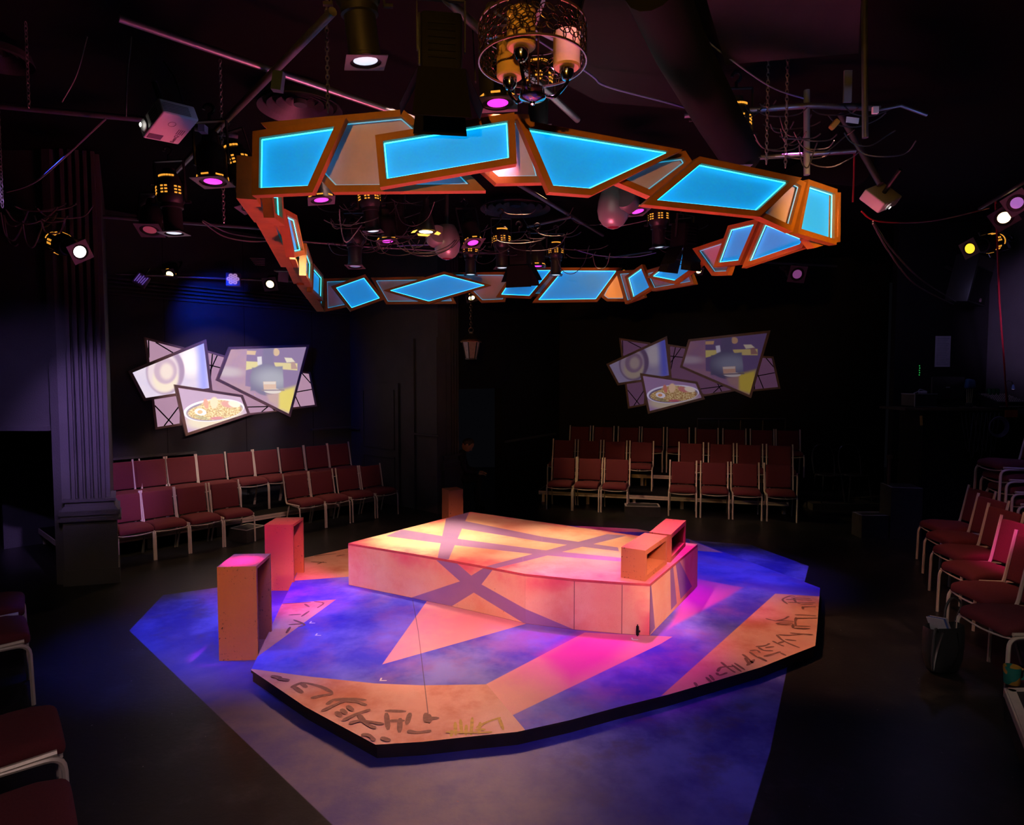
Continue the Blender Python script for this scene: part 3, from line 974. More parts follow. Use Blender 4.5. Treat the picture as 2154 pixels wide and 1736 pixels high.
# side nearest the viewer
rp([(531, 276), (728, 247), (657, 405), (529, 411)], 531, 3.72, 728, 3.72, 'L')
rp([(548, 258), (848, 230), (885, 262), (1022, 401), (699, 404), (630, 330)], 548, 3.82, 1022, 3.90, 'D')
rp([(789, 284), (1082, 236), (1087, 344), (799, 394)], 789, 3.68, 1086, 3.74, 'L')
rp([(1010, 240), (1112, 240), (1150, 384), (1044, 386), (1006, 352)], 1010, 3.85, 1150, 3.93, 'D')
rp([(1089, 250), (1436, 315), (1245, 411), (1155, 404)], 1089, 3.76, 1436, 4.02, 'L')
rp([(1292, 381), (1330, 330), (1442, 317), (1460, 345), (1370, 414)], 1292, 3.98, 1460, 4.2, 'D')
rp([(1472, 329), (1687, 374), (1598, 456), (1353, 430)], 1353, 3.95, 1687, 4.42, 'L')
rp([(1590, 452), (1672, 372), (1696, 384), (1668, 488)], 1590, 4.38, 1696, 4.72, 'D')
rp([(1701, 377), (1762, 398), (1760, 515), (1678, 491)], 1678, 4.62, 1762, 5.1, 'L')
rp([(1712, 402), (1769, 405), (1768, 509), (1744, 513), (1714, 522), (1698, 502)], 1698, 4.95, 1769, 5.3, 'D')
# far side
rp([(1604, 460), (1701, 498), (1686, 522), (1560, 564)], 1560, 6.05, 1701, 5.35, 'F')
rp([(1531, 475), (1598, 459), (1556, 556), (1500, 562)], 1500, 6.6, 1598, 6.05, 'F')
rp([(1456, 523), (1528, 499), (1540, 550), (1530, 579), (1497, 580)], 1456, 7.1, 1540, 6.5, 'D')
rp([(1434, 521), (1503, 535), (1418, 598), (1361, 584)], 1361, 8.2, 1503, 7.0, 'F')
rp([(1352, 571), (1440, 545), (1460, 598), (1372, 613)], 1352, 8.6, 1460, 7.6, 'D')
rp([(1350, 556), (1372, 607), (1328, 634), (1314, 582)], 1314, 8.85, 1372, 8.4, 'F')
rp([(1295, 570), (1340, 567), (1356, 625), (1315, 640)], 1295, 9.05, 1356, 8.7, 'D')
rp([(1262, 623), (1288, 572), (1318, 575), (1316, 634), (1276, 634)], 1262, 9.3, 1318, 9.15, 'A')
rp([(1180, 563), (1309, 563), (1256, 635), (1119, 637)], 1119, 9.35, 1309, 9.1, 'F')
rp([(1115, 572), (1180, 570), (1165, 622), (1108, 624)], 1108, 9.5, 1180, 9.42, 'D')
rp([(1085, 562), (1171, 562), (1116, 628), (1043, 625)], 1043, 9.5, 1171, 9.38, 'F')
rp([(930, 574), (1062, 572), (1072, 592), (1062, 635), (1012, 637), (985, 610)], 930, 9.68, 1072, 9.6, 'D')
rp([(806, 611), (934, 571), (1033, 600), (902, 640)], 806, 9.55, 1033, 9.55, 'F')
rp([(780, 584), (890, 582), (940, 600), (960, 639), (812, 640)], 780, 9.62, 960, 9.68, 'D')
rp([(697, 602), (768, 577), (809, 630), (738, 655)], 697, 9.2, 809, 9.5, 'F')
rp([(682, 586), (752, 584), (760, 640), (684, 656)], 682, 9.22, 760, 9.5, 'D')
# side running away at the edge
rp([(571, 400), (595, 401), (599, 475), (577.6, 458.6)], 571, 4.15, 599, 4.5, 'F', depth=0.07)
rp([(599, 439), (625, 453), (642.5, 535.5), (620, 542)], 599, 4.85, 642, 5.7, 'F', depth=0.07)
rp([(645, 512), (658, 551), (656, 604), (644, 580)], 644, 6.35, 658, 7.2, 'F', depth=0.07)
rp([(660, 554), (681, 580), (679.5, 634), (658, 615)], 658, 7.5, 681, 8.7, 'F', depth=0.07)
rp([(540, 330), (570, 350), (571, 470), (540, 420)], 540, 3.9, 571, 4.6, 'D', depth=0.12)
rp([(573, 400), (617, 500), (617, 563), (574, 470)], 573, 4.6, 617, 6.3, 'D', depth=0.12)
rp([(621, 480), (641, 540), (640, 598), (621, 546)], 621, 5.9, 641, 7.3, 'D', depth=0.12)
rp([(646, 545), (684, 588), (684, 656), (646, 600)], 646, 7.4, 684, 9.3, 'D', depth=0.12)

# ================================================================ chains
M_CHAIN = mat('chain_steel', (0.45, 0.42, 0.4), 0.35, 0.9)
def chain_mb(A, B, link=0.036, r=0.0032):
    A = V(A); B = V(B)
    n = max(2, int((B - A).length / (link * 0.72)))
    d = (B - A).normalized()
    x = d.cross(V((0, 1, 0.2))).normalized(); y = d.cross(x)
    g = MB()
    for i in range(n):
        c = A.lerp(B, (i + 0.5) / n)
        s = x if i % 2 else y
        pts = [c + d * math.sin(a) * link * 0.5 + s * math.cos(a) * link * 0.28 for a in [2 * math.pi * k / 8 for k in range(8)]]
        g.tube(pts, r, 4, closed=True)
    return g
def chain(A, B, label, **kw):
    return solo('hanging_chain', chain_mb(A, B, **kw), M_CHAIN, label, 'chain', group='hanging chains')
zc = ZC - 0.01
def topof(px, py, Y):
    p = aty(px, py, Y)
    return V((p.x, p.y, zc))
for i, (px, py, Y, lab) in enumerate([(690, 236, 3.78, 'thin chain holding the ring beside the corner panel'), (1022, 452, 8.6, 'long thin chain hanging through the ring in front of the round vent'),
    (1652, 352, 4.45, 'chain holding the ring above its wide sloping panel'), (61, 226, 4.4, 'long dotted chain hanging alone near the upper corner over the low opening'),
    (5, 436, 4.6, 'long pale chain hanging at the very edge above the low opening'), (471, 468, 4.9, 'long thin chain beside the magenta lamp next to the ring'),
    (1612, 345, 4.6, 'short chain at the sloping panel beside the shuttered lamp')]):
    A = aty(px, py, Y)
    chain(A, topof(px, py, Y), lab)

# ================================================================ lit projection screens
def screens(root, plane, outl, bright, tint, borders=0.05):
    O, d, n = plane
    off = V(root.location)
    res = {}
    for key, lay_, dep in (('c0', 0.03, 0.03), ('c1', 0.03, 0.03), ('c2', 0.032, 0.03), ('p0', 0.075, 0.04), ('p2', 0.08, 0.04), ('p1', 0.13, 0.045)):
        px = outl[key]
        mS = M_SCR[key[0] if key[0] == 'c' else key][bright]
        fo, (oo, dd, nn, up, P2, I2) = panel(root, off, px, None, None, dep, borders * (0.8 if key[0] == 'c' else 1), None, plane=(O + n * lay_, d, n), names=('panel_frame', 'backing'), mats=(M_WOODL, M_WOODL))
        to = lambda q, z: oo + dd * q.x + up * q.y + nn * z
        # projection surface as a bilinear grid carrying picture coordinates
        uvs = UVS.get(key)
        g = MB()
        q4 = I2 if len(I2) == 4 else None
        if q4 and uvs:
            k = 8
            for i in range(k + 1):
                for j in range(k + 1):
                    s, r = i / k, j / k
                    q = (q4[0] * (1 - s) + q4[1] * s) * (1 - r) + (q4[3] * (1 - s) + q4[2] * s) * r
                    a = [V(x) for x in uvs]
                    w = (a[0] * (1 - s) + a[1] * s) * (1 - r) + (a[3] * (1 - s) + a[2] * s) * r
                    idx = g.add([to(q, -0.012)], [])
                    g.uvs[idx] = (w.x, w.y)
            for i in range(k):
                for j in range(k):
                    a0 = i * (k + 1) + j
                    g.f.append([a0, a0 + k + 1, a0 + k + 2, a0 + 1]); g.mi.append(0); g.sm.append(False)
        else:
            g.ngon([to(q, -0.012) for q in I2])
        so = g.build('projected_image' if key[0] == 'p' else 'screen_cloth', mS, fo)
        so.data.transform(Matrix.Translation(-off))
        if key[0] == 'c':
            g = MB()
            cx = sum(I2, V((0, 0))) / len(I2)
            for (a, fa, b_, fb_) in LINES[key]:
                e1 = I2[a].lerp(I2[(a + 1) % len(I2)], fa); e2 = I2[b_].lerp(I2[(b_ + 1) % len(I2)], fb_)
                g.bar(to(e1, -0.009), to(e2, -0.009), 0.018, 0.004, up=tuple(nn))
            lo = g.build('black_line_pattern', M_BLACK, fo)
            lo.data.transform(Matrix.Translation(-off))
LINES = {'c0': [(0, 0.25, 1, 0.12), (0, 0.05, 3, 0.8), (2, 0.3, 3, 0.25), (2, 0.7, 1, 0.75)], 'c1': [(0, 0.3, 5, 0.3), (0, 0.6, 5, 0.5), (5, 0.7, 1, 0.3), (3, 0.4, 1, 0.7), (3, 0.7, 2, 0.2), (4, 0.3, 2, 0.5)], 'c2': [(0, 0.6, 1, 0.3), (3, 0.4, 1, 0.5), (3, 0.7, 2, 0.5), (3, 0.5, 2, 0.8)]}
RP = {'p0': [(1275, 766), (1403, 707), (1413, 794), (1299, 811)], 'p1': [(1346, 785), (1467, 803), (1483, 840), (1363, 871)],
      'p2': [(1430, 773), (1448, 714), (1621, 695), (1580, 838)], 'c0': [(1302, 711), (1368, 721), (1358, 853), (1321, 860)],
      'c1': [(1405, 724), (1450, 731), (1520, 800), (1553, 822), (1482, 834), (1408, 800)], 'c2': [(1590, 748), (1627, 750), (1642, 818), (1570, 825)]}
LP = {'p0': [(270, 781), (434, 714), (447, 821), (303, 844)], 'p1': [(367, 809), (511, 831), (527, 873), (391, 918)],
      'p2': [(455, 800), (482, 730), (651, 725), (611, 878)], 'c0': [(303, 709), (388, 731), (383, 895), (327, 904)],
      'c1': [(432, 736), (473, 748), (560, 845), (620, 861), (521, 874), (440, 830)], 'c2': [(610, 778), (653, 783), (667, 855), (595, 864)]}
s1 = lambda x, y: (x / 100 - 12.6, -(y / 100 - 6.8))     # picture coordinates from the sharper far screens
UVS = {k: [s1(*p) for p in RP[k]] for k in ('p0', 'p1', 'p2')}
zz = lambda x, y: (x / 538.5, -y / 538.5)                 # from a close view of those screens
def scr_mat(name, kind, gain, tint, floor_):
    m, nt, b = principled(name)
    t = NT(m); uv = t.uv()
    e = lambda x, y, rx, ry, soft=0.1, rot=0.0: t.ell(uv, *zz(x, y), rx / 538.5, ry / 538.5, soft, rot)
    pl = lambda pts, soft=0.012: t.poly(uv, [zz(*p) for p in pts], soft)
    col = None
    if kind == 'c':
        col = t.mix(t.noise(t.obj(), 2, 3), (0.66, 0.40, 0.58), (0.76, 0.48, 0.64))
    elif kind == 'p0':
        col = t.mix(t.noise(uv, 2.5, 3), (0.85, 0.78, 0.78), (0.62, 0.58, 0.80))
        col = t.mix(e(640, 340, 110, 140, 0.5), col, (1.0, 0.97, 0.92))
        col = t.mix(pl([(690, 100), (800, 100), (820, 640), (730, 640)], 0.10), col, (0.36, 0.40, 1.0))
        col = t.mix(e(390, 440, 185, 235, 0.06), col, (0.42, 0.31, 0.45))
        col = t.mix(e(370, 450, 150, 200, 0.12), col, (0.80, 0.70, 0.72))
        col = t.mix(e(390, 520, 120, 130, 0.2), col, (0.88, 0.80, 0.62))
        col = t.mix(e(390, 440, 110, 130, 0.12), col, (0.60, 0.46, 0.55))
        col = t.mix(e(400, 445, 62, 80, 0.35), col, (0.86, 0.76, 0.66))
    elif kind == 'p1':
        col = t.mix(t.noise(uv, 3, 3), (0.60, 0.44, 0.60), (0.55, 0.42, 0.55))
        col = t.mix(e(840, 890, 300, 110, 0.25, 0.12), col, (0.80, 0.74, 0.55))
        col = t.mix(e(840, 805, 325, 122, 0.02, 0.06), col, (0.97, 0.97, 1.0))
        col = t.mix(e(845, 812, 305, 108, 0.03, 0.06), col, (0.35, 0.30, 0.40))
        nz = t.step(t.noise(uv, 30, 5, 0.75), 0.42, 0.58)
        nod = t.mix(nz, (0.62, 0.42, 0.16), (1.0, 0.90, 0.52))
        nod = t.mix(t.math('MULTIPLY', t.step(t.noise(uv, 9, 4, 0.6, (3, 3, 0)), 0.5, 0.7), 0.6), nod, (0.45, 0.24, 0.12))
        col = t.mix(e(850, 820, 292, 92, 0.06, 0.04), col, nod)
        col = t.mix(e(860, 760, 175, 70, 0.15), col, nod)
        col = t.mix(e(830, 725, 42, 62, 0.2), col, (1.0, 0.82, 0.55))
        col = t.mix(e(745, 735, 25, 55, 0.2, 0.2), col, (0.86, 0.45, 0.32))
        col = t.mix(e(970, 745, 70, 34, 0.3, -0.3), col, (0.80, 0.42, 0.36))
        col = t.mix(e(1050, 745, 70, 36, 0.2, -0.3), col, (1.0, 0.93, 0.72))
        col = t.mix(e(688, 820, 62, 36, 0.06, -0.25), col, (1.0, 0.99, 0.95))
        col = t.mix(e(683, 820, 28, 20, 0.1), col, (0.96, 0.58, 0.30))
        col = t.mix(e(860, 895, 70, 16, 0.3), col, (0.72, 0.30, 0.32))
        col = t.mix(t.math('MULTIPLY', e(700, 880, 80, 18, 0.3, -0.3), 0.6), col, (0.40, 0.42, 0.25))
    else:
        col = t.mix(t.step(t.noise(uv, 2, 3), 0.35, 0.7), (0.66, 0.44, 0.50), (0.56, 0.38, 0.54))
        col = t.mix(e(1000, 420, 160, 50, 0.6), col, (0.78, 0.68, 0.70))
        col = t.mix(pl([(1200, 80), (1950, 80), (1800, 640), (1200, 560)], 0.01), col, (0.36, 0.27, 0.46))
        Y1, Y2 = (1.0, 0.92, 0.42), (1.0, 0.95, 0.72)
        col = t.mix(pl([(1200, 180), (1310, 175), (1300, 220), (1200, 222)]), col, (0.95, 0.72, 0.42))
        col = t.mix(e(1555, 170, 42, 42, 0.1), col, (0.9, 0.68, 0.42))
        col = t.mix(pl([(1200, 295), (1385, 290), (1385, 340), (1200, 390)]), col, Y1)
        col = t.mix(pl([(1530, 285), (1830, 275), (1830, 355), (1560, 355)]), col, (0.95, 0.85, 0.42))
        col = t.mix(pl([(1660, 222), (1755, 220), (1800, 262), (1690, 275)]), col, Y2)
        col = t.mix(pl([(1745, 270), (1790, 260), (1835, 340), (1750, 345)]), col, (0.62, 0.42, 0.36))
        col = t.mix(pl([(1325, 238), (1378, 230), (1390, 332), (1335, 330)]), col, (0.98, 0.98, 0.98))
        gr = t.mix(e(1520, 460, 220, 110, 0.7), (0.26, 0.25, 0.38), (0.52, 0.56, 0.62))
        col = t.mix(pl([(1390, 120), (1520, 110), (1530, 340), (1390, 340)], 0.03), col, (0.30, 0.27, 0.42))
        col = t.mix(e(1450, 480, 200, 175, 0.06), col, gr)
        col = t.mix(pl([(1270, 360), (1640, 320), (1660, 590), (1260, 610)], 0.02), col, gr)
        col = t.mix(pl([(1200, 575), (1270, 570), (1310, 640), (1330, 625), (1450, 600), (1790, 545), (1790, 820), (1500, 780)], 0.012), col, (0.88, 0.62, 0.36))
        col = t.mix(pl([(1590, 600), (1800, 540), (1800, 860), (1600, 800)], 0.06), col, (0.98, 0.86, 0.20))
        col = t.mix(pl([(1450, 640), (1600, 610), (1575, 760), (1480, 720)], 0.05), col, (0.72, 0.52, 0.46))
        col = t.mix(e(1520, 600, 105, 30, 0.1), col, (0.96, 0.93, 0.82))
        col = t.mix(pl([(1405, 505), (1560, 495), (1565, 575), (1415, 590)]), col, (0.92, 0.68, 0.50))
        col = t.mix(pl([(1410, 505), (1558, 497), (1556, 525), (1412, 532)]), col, (1.0, 0.93, 0.80))
        col = t.mix(pl([(1390, 592), (1665, 578), (1668, 592), (1392, 606)], 0.006), col, (0.4, 0.33, 0.36))
    if floor_:
        col = t.mix(floor_, col, col, 'MULTIPLY')
    col = t.mix(1.0, col, tint, 'MULTIPLY')
    b.inputs['Base Color'].default_value = c4((0.10, 0.09, 0.10))
    b.inputs['Roughness'].default_value = 0.85
    t.L.new(col, b.inputs['Emission Color'])
    b.inputs['Emission Strength'].default_value = gain
    return m
M_SCR = {}
for k in ('c', 'p0', 'p1', 'p2'):
    hi = 0.62 if k == 'c' else {'p0': 1.1, 'p1': 1.15, 'p2': 0.8}[k]
    M_SCR[k] = {'hi': scr_mat('bright_screen_' + k, k, hi, (1.0, 0.93, 0.96), 0), 'lo': scr_mat('dim_screen_' + k, k, {'c': 0.13, 'p0': 0.22, 'p1': 0.40, 'p2': 0.24}[k], (0.80, 0.70, 0.95), 0.75)}
nL = -NB
rootL = thing('hanging_projection_screen', 'bright cluster of odd shaped framed screens showing a ramen bowl on the alcove wall', 'projection screen', onpl(467, 815, LW0, nL), group='clusters of framed screens')
screens(rootL, (LW0 + nL * 0.002, U, nL), LP, 'hi', None, 0.042)
dR = (C2 - C1).normalized(); nR = V((dR.y, -dR.x, 0))
rootR = thing('hanging_projection_screen', 'dim cluster of odd shaped framed screens showing a ramen bowl on the back wall', 'projection screen', onpl(1458, 785, C1, nR), group='clusters of framed screens')
screens(rootR, (C1 + nR * 0.002, dR, nR), RP, 'lo', None, 0.05)
# ================================================================ chairs
def make_chair(label):
    t = thing('stacking_chair', label, 'chair', (0, 0, 0), 0, 'maroon stacking chairs')
    W = 0.445
    # seat cushion, rounded over at the front
    g = MB()
    def warp(p):
        y = p.y
        drop = 0.035 * max(0, (-y - 0.10) / 0.14) ** 2
        crown = 0.012 * (1 - (p.x / 0.22) ** 2)
        return V((p.x, p.y, p.z - drop + crown - 0.02 * max(0, (y + 0.05)) / 0.3))
    g.rbox((0, -0.02, 0.442), (W - 0.02, 0.45, 0.075), 0.03, 3, None, warp)
    g.build('seat', M_MAROON, t)
    # backrest
    R = Matrix.Rotation(math.radians(-11), 3, 'X')
    g = MB()
    def warp2(p):
        return V((p.x, p.y + 0.02 * (1 - (p.x / 0.22) ** 2), p.z))
    g.rbox((0, 0.262, 0.665), (W - 0.05, 0.045, 0.385), 0.018, 3, R, warp2)
    g.build('backrest', M_MAROON, t)
    for s in (-1, 1):
        x = s * W / 2
        # upright that bends forward under the seat
        g = MB()
        g.tube(rounded([(x, 0.308, 0.88), (x, 0.222, 0.47), (x, 0.19, 0.405), (x, -0.21, 0.418)], 0.07, 5), 0.0135, 6)
        g.build('back_upright', M_CHFRAME, t)
        # front leg, bent back under the seat rail
        g = MB()
        g.tube(rounded([(x, -0.245, 0.0), (x, -0.235, 0.395), (x, 0.02, 0.40)], 0.07, 5), 0.0135, 6)
        g.build('front_leg', M_CHFRAME, t)
        g = MB()
        g.tube(rounded([(x * 0.93, 0.02, 0.40), (x * 0.93, 0.13, 0.40), (x * 0.97, 0.27, 0.0)], 0.06, 5), 0.0125, 6)
        g.build('rear_leg', M_CHFRAME, t)
    g = MB()
    g.tube(smoothpath([(-W / 2, -0.225, 0.392), (-0.12, -0.232, 0.377), (0, -0.235, 0.372), (0.12, -0.232, 0.377), (W / 2, -0.225, 0.392)], 3), 0.007, 6)
    g.build('front_rail', M_CHFRAME, t)
    g = MB(); g.tube([(-W / 2, 0.10, 0.40), (W / 2, 0.10, 0.40)], 0.008, 6); g.build('seat_rail', M_CHFRAME, t)
    g = MB(); g.tube([(-W / 2, 0.245, 0.49), (W / 2, 0.245, 0.49)], 0.006, 6); g.build('back_rail', M_CHFRAME, t)
    return t

proto = make_chair('x')
chair_used = [False]
def chair_at(x, y, z, rz, label, sc=1.0, group=None):
    if not chair_used[0]:
        o = proto; chair_used[0] = True
        o['label'] = label
    else:
        o = copy_thing(proto, label)
    o.location = (x, y, z)
    o.rotation_euler = (0, 0, rz)
    o.scale = (sc, sc, sc)
    if group: o['group'] = group
    return o
def row(A, B, back, zr, tops, labels, group, sc=1.0, jit=0.0):
    """A,B floor points of the front legs; back: how far this row sits behind that line"""
    A = V((A.x, A.y, 0)); B = V((B.x, B.y, 0))
    d = (B - A).normalized()
    nb = V((-d.y, d.x, 0))
    if nb.y < 0: nb = -nb
    th = math.atan2(-nb.x, nb.y)          # local +y (back) -> nb
    s = nb * (back + 0.245 + 0.30)
    for (px, py), lab in zip(tops, labels):
        p = onv(px, py, A + s, B + s)
        o = p - nb * 0.30
        chair_at(o.x, o.y, zr, th + random.uniform(-jit, jit), lab, sc, group)
    return A, B, d, nb
ZR = 0.215
# ---- alcove rows
A = onz(319, 1181, 0); B = onz(840, 1082, 0)
labF = ['maroon chair in the front alcove row half hidden by the near pilaster plinth'] + ['maroon chair in the front alcove row, %s from the near pilaster' % ORD[i] for i in range(1, 4)] + ['maroon chair in the front alcove row, %s after the gap' % ORD[i] for i in range(0, 3)] + ['maroon chair at the far end of the front alcove row by the panelled door']
LA, LB, Ld, Ln = row(A, B, 0.0, 0.0, [(258, 1040), (328, 1033), (400, 1027), (469, 1020), (620, 1003), (673, 997), (727, 989), (776, 982)], labF, 'front row of chairs in the alcove', 0.91, 0.03)
labB = ['maroon chair in the back alcove row nearest the near pilaster'] + ['maroon chair in the back alcove row, %s from the near pilaster' % ORD[i] for i in range(1, 8)] + ['maroon chair at the far end of the back alcove row']
row(A, B, 0.98, ZR, [(256, 984), (316, 979), (379, 973), (442, 967), (503, 962), (558, 956), (612, 951), (664, 947), (711, 945)], labB, 'back row of chairs in the alcove', 1.0, 0.02)
# ---- rows before the back wall
A2 = onz(1130, 1071, 0); B2 = onz(1663, 1100, 0)
lab1 = ['maroon chair on the floor before the back wall, %s from the dark doorway' % ORD[i] for i in range(3)] + ['maroon chair on the floor before the back wall, %s past the step' % ORD[i] for i in range(4)]
RA, RB2, Rd, Rn = row(A2, B2, 0.0, 0.0, [(1188, 972), (1242, 972), (1299, 974), (1437, 974), (1502, 974), (1567, 975), (1637, 976)], lab1, 'floor row of chairs before the back wall', 0.97, 0.015)
lab2 = ['maroon chair on the lower riser, %s from the dark doorway' % ORD[i] for i in range(8)]
row(A2, B2, 1.0, ZR, [(1187, 936), (1240, 936), (1294, 936), (1350, 937), (1454, 936), (1517, 936), (1577, 936), (1640, 936)], lab2, 'chairs on the lower riser before the back wall', 0.97, 0.015)
lab3 = ['maroon chair on the top riser under the dim screens, %s from the dark doorway' % ORD[i] for i in range(9)]
row(A2, B2, 1.95, ZR * 2, [(1221, 905), (1270, 905), (1323, 905), (1373, 905), (1427, 904), (1487, 904), (1545, 904), (1603, 904), (1657, 904)], lab3, 'chairs on the top riser before the back wall', 0.95, 0.015)
# ---- row beside the booth, facing the stage, running towards the viewer
feet = [(1939, 1176), (1955, 1203), (1969, 1240), (1988, 1280), (2010, 1335), (2033, 1398), (2056, 1468)]
ff = [onz(x, y, 0) for x, y in feet]
labr = ['maroon chair in the row beside the booth, farthest from the viewer'] + ['maroon chair in the row beside the booth, %s from its far end' % ORD[i] for i in range(1, 4)] + ['maroon chair with a magenta lit back, last but one towards the handbag', 'maroon chair in the row beside the booth, standing next to the handbag']
for i in range(6):
    mid = (ff[i] + ff[i + 1]) / 2
    chair_at(mid.x + 0.30, mid.y, 0, math.radians(-94 + i * 1.5), labr[i], 1.06, 'row of chairs beside the booth')
# ---- chairs nearest the viewer at the other edge
edge = [((-3.80, 4.86), (-3.49, 4.45)), ((-3.43, 4.38), (-3.07, 3.96)), ((-2.36, 3.18), (-1.99, 2.74)), ((-1.89, 2.60), (-1.52, 2.14))]
labe = ['maroon chair cut by the edge below the low opening, farther of a pair', 'maroon chair below the low opening, nearer of a pair with one leg showing', 'maroon chair seat near the lower corner, farther of two', 'maroon chair seat filling the lower corner nearest the viewer']
for (a, b_), lab in zip(edge, labe):
    a = V((a[0], a[1], 0)) * K; b_ = V((b_[0], b_[1], 0)) * K
    dd = (b_ - a).normalized(); fw = V((-dd.y, dd.x, 0))
    if fw.x < 0: fw = -fw
    c = (a + b_) / 2 - fw * 0.245
    chair_at(c.x, c.y, 0, math.atan2(fw.x, -fw.y), lab, 1.08, 'chairs nearest the viewer')
# ---- stack of chairs behind the row by the booth
st = aty(2098, 985, 7.35)
labs = ['maroon chair on top of the stack beside the booth'] + ['maroon chair in the stack beside the booth, %s from the top' % ORD[i] for i in range(1, 5)]
for i in range(5):
    chair_at(st.x + 0.16 + 0.055 * i, st.y - 0.02 * i, 0.24 + (4 - i) * 0.135, math.radians(-97), labs[i], 1.05, 'stack of chairs beside the booth')

# ================================================================ risers and steps
def riser(name, label, A, d, nb, s0, s1, b0, b1, z, cat='riser'):
    o = thing(name, label, cat, A + d * ((s0 + s1) / 2) + nb * ((b0 + b1) / 2))
    off = V(o.location)
    pt = lambda s, b: A + d * s + nb * b
    g = MB(); g.prism([pt(s0, b0).xy, pt(s1, b0).xy, pt(s1, b1).xy, pt(s0, b1).xy], z - 0.03, z)
    g.build('deck', M_BLACK, o, off)
    g = MB()
    for k in (0.0, -0.035):
        g.prism([pt(s0, b0 - 0.012).xy, pt(s1, b0 - 0.012).xy, pt(s1, b0).xy, pt(s0, b0).xy], z - 0.035 + k, z - 0.005 + k)
    g.prism([pt(s0 - 0.012, b0).xy, pt(s0, b0).xy, pt(s0, b1).xy, pt(s0 - 0.012, b1).xy], z - 0.07, z - 0.003)
    g.prism([pt(s1, b0).xy, pt(s1 + 0.012, b0).xy, pt(s1 + 0.012, b1).xy, pt(s1, b1).xy], z - 0.07, z - 0.003)
    g.build('edge_trim', M_ALU, o, off)
    nleg = max(2, int((s1 - s0) / 0.8) + 1)
    for i in range(nleg):
        for bb in (b0 + 0.06, b1 - 0.06):
            s = s0 + 0.06 + (s1 - s0 - 0.12) * i / (nleg - 1)
            g = MB(); p = pt(s, bb)
            g.box((p.x, p.y, (z - 0.03) / 2), (0.05, 0.05, z - 0.03))
            g.build('leg', M_ALU, o, off)
    return o
Lw = (B - A).length
riser('riser_platform', 'low black riser under the back row of alcove chairs', LA, Ld, Ln, -0.75, (LB - LA).length + 0.1, 0.62, 2.0, ZR)
Rl = (RB2 - RA).length
riser('riser_platform', 'lower black riser with pale metal edge before the back wall', RA, Rd, Rn, -0.1, Rl + 0.05, 0.60, 1.585, ZR)
riser('riser_platform', 'upper black riser with pale metal edge under the dim screens', RA, Rd, Rn, -0.05, Rl + 0.15, 1.61, 2.75, ZR * 2)
M_STEPB = mat('black_step_paint', (0.045, 0.042, 0.038), 0.6, var=0.5, scale=12)
M_EDGETAPE = mat('pale_edge_tape', (0.55, 0.50, 0.50), 0.6, var=0.2, scale=30)
def step_box(label, front_l, front_r, depth, h, dirv=None, tape=(1, 1, 1, 1)):
    a = onz(*front_l, 0); b_ = onz(*front_r, 0)
    d = (b_ - a).normalized(); n = V((-d.y, d.x, 0))
    L = (b_ - a).length
    o = thing('step_box', label, 'step', a + d * L / 2)
    off = V(o.location)
    pt = lambda s, q: a + d * s + n * q
    g = MB(); g.prism([pt(0, 0).xy, pt(L, 0).xy, pt(L, depth).xy, pt(0, depth).xy], 0, h)
    g.build('box', M_STEPB, o, off)
    g = MB(); w = 0.028
    E = [((0, 0), (L, w)), ((0, depth - w), (L, depth)), ((0, 0), (w, depth)), ((L - w, 0), (L, depth))]
    for k, ((s0, q0), (s1_, q1)) in zip(tape, E):
        if k: g.prism([pt(s0, q0).xy, pt(s1_, q0).xy, pt(s1_, q1).xy, pt(s0, q1).xy], h, h + 0.002)
    g.build('edge_tape', M_EDGETAPE, o, off)
    return o
step_box('small black step with pale taped edges in the aisle before the back wall', (1315, 1086), (1389, 1088), 0.32, 0.16)
step_box('small black step with pale taped top behind the tall pink box', (519, 1143), (560, 1131), 0.34, 0.17)
step_box('black step box with taped top beside the tall dark cabinet', (1812, 1133), (1868, 1133), 0.26, 0.32, tape=(1, 1, 1, 0))
o = step_box('tall dark cabinet with a taped top edge below the booth', (1872, 1134), (1938, 1137), 0.42, 0.72, tape=(1, 0, 1, 0))
# taped riser at the lower edge by the mug
zt = 0.21
pts = [onz(2116, 1448, zt), onz(2156, 1443, zt) + V((0.9, 0, 0)), onz(2156, 1548, zt) + V((0.9, -0.6, 0)), onz(2156, 1548, zt), ]
o = thing('riser_platform', 'black riser with a worn taped edge under the mug', 'riser', V((pts[0].x, pts[0].y, 0)))
off = V(o.location)
g = MB(); g.prism([p.xy for p in pts], 0, zt); g.build('deck', M_STEPB, o, off)
g = MB()
e0, e1 = pts[0], pts[3]
dd = (e1 - e0).normalized(); nn = V((-dd.y, dd.x, 0))
if nn.x < 0: nn = -nn
e1 = e0 + dd * 1.0
g.prism([e0.xy, e1.xy, (e1 + nn * 0.05).xy, (e0 + nn * 0.05).xy], zt, zt + 0.002)
g.prism([(e0 - nn * 0.012).xy, (e1 - nn * 0.012).xy, (e1 - nn * 0.001).xy, (e0 - nn * 0.001).xy], zt - 0.05, zt)
g.prism([e0.xy, (pts[1]).xy, (pts[1] + V((0, -0.05, 0))).xy, (e0 + V((0, -0.05, 0))).xy], zt, zt + 0.002)
g.build('edge_trim', M_ALU, o, off)
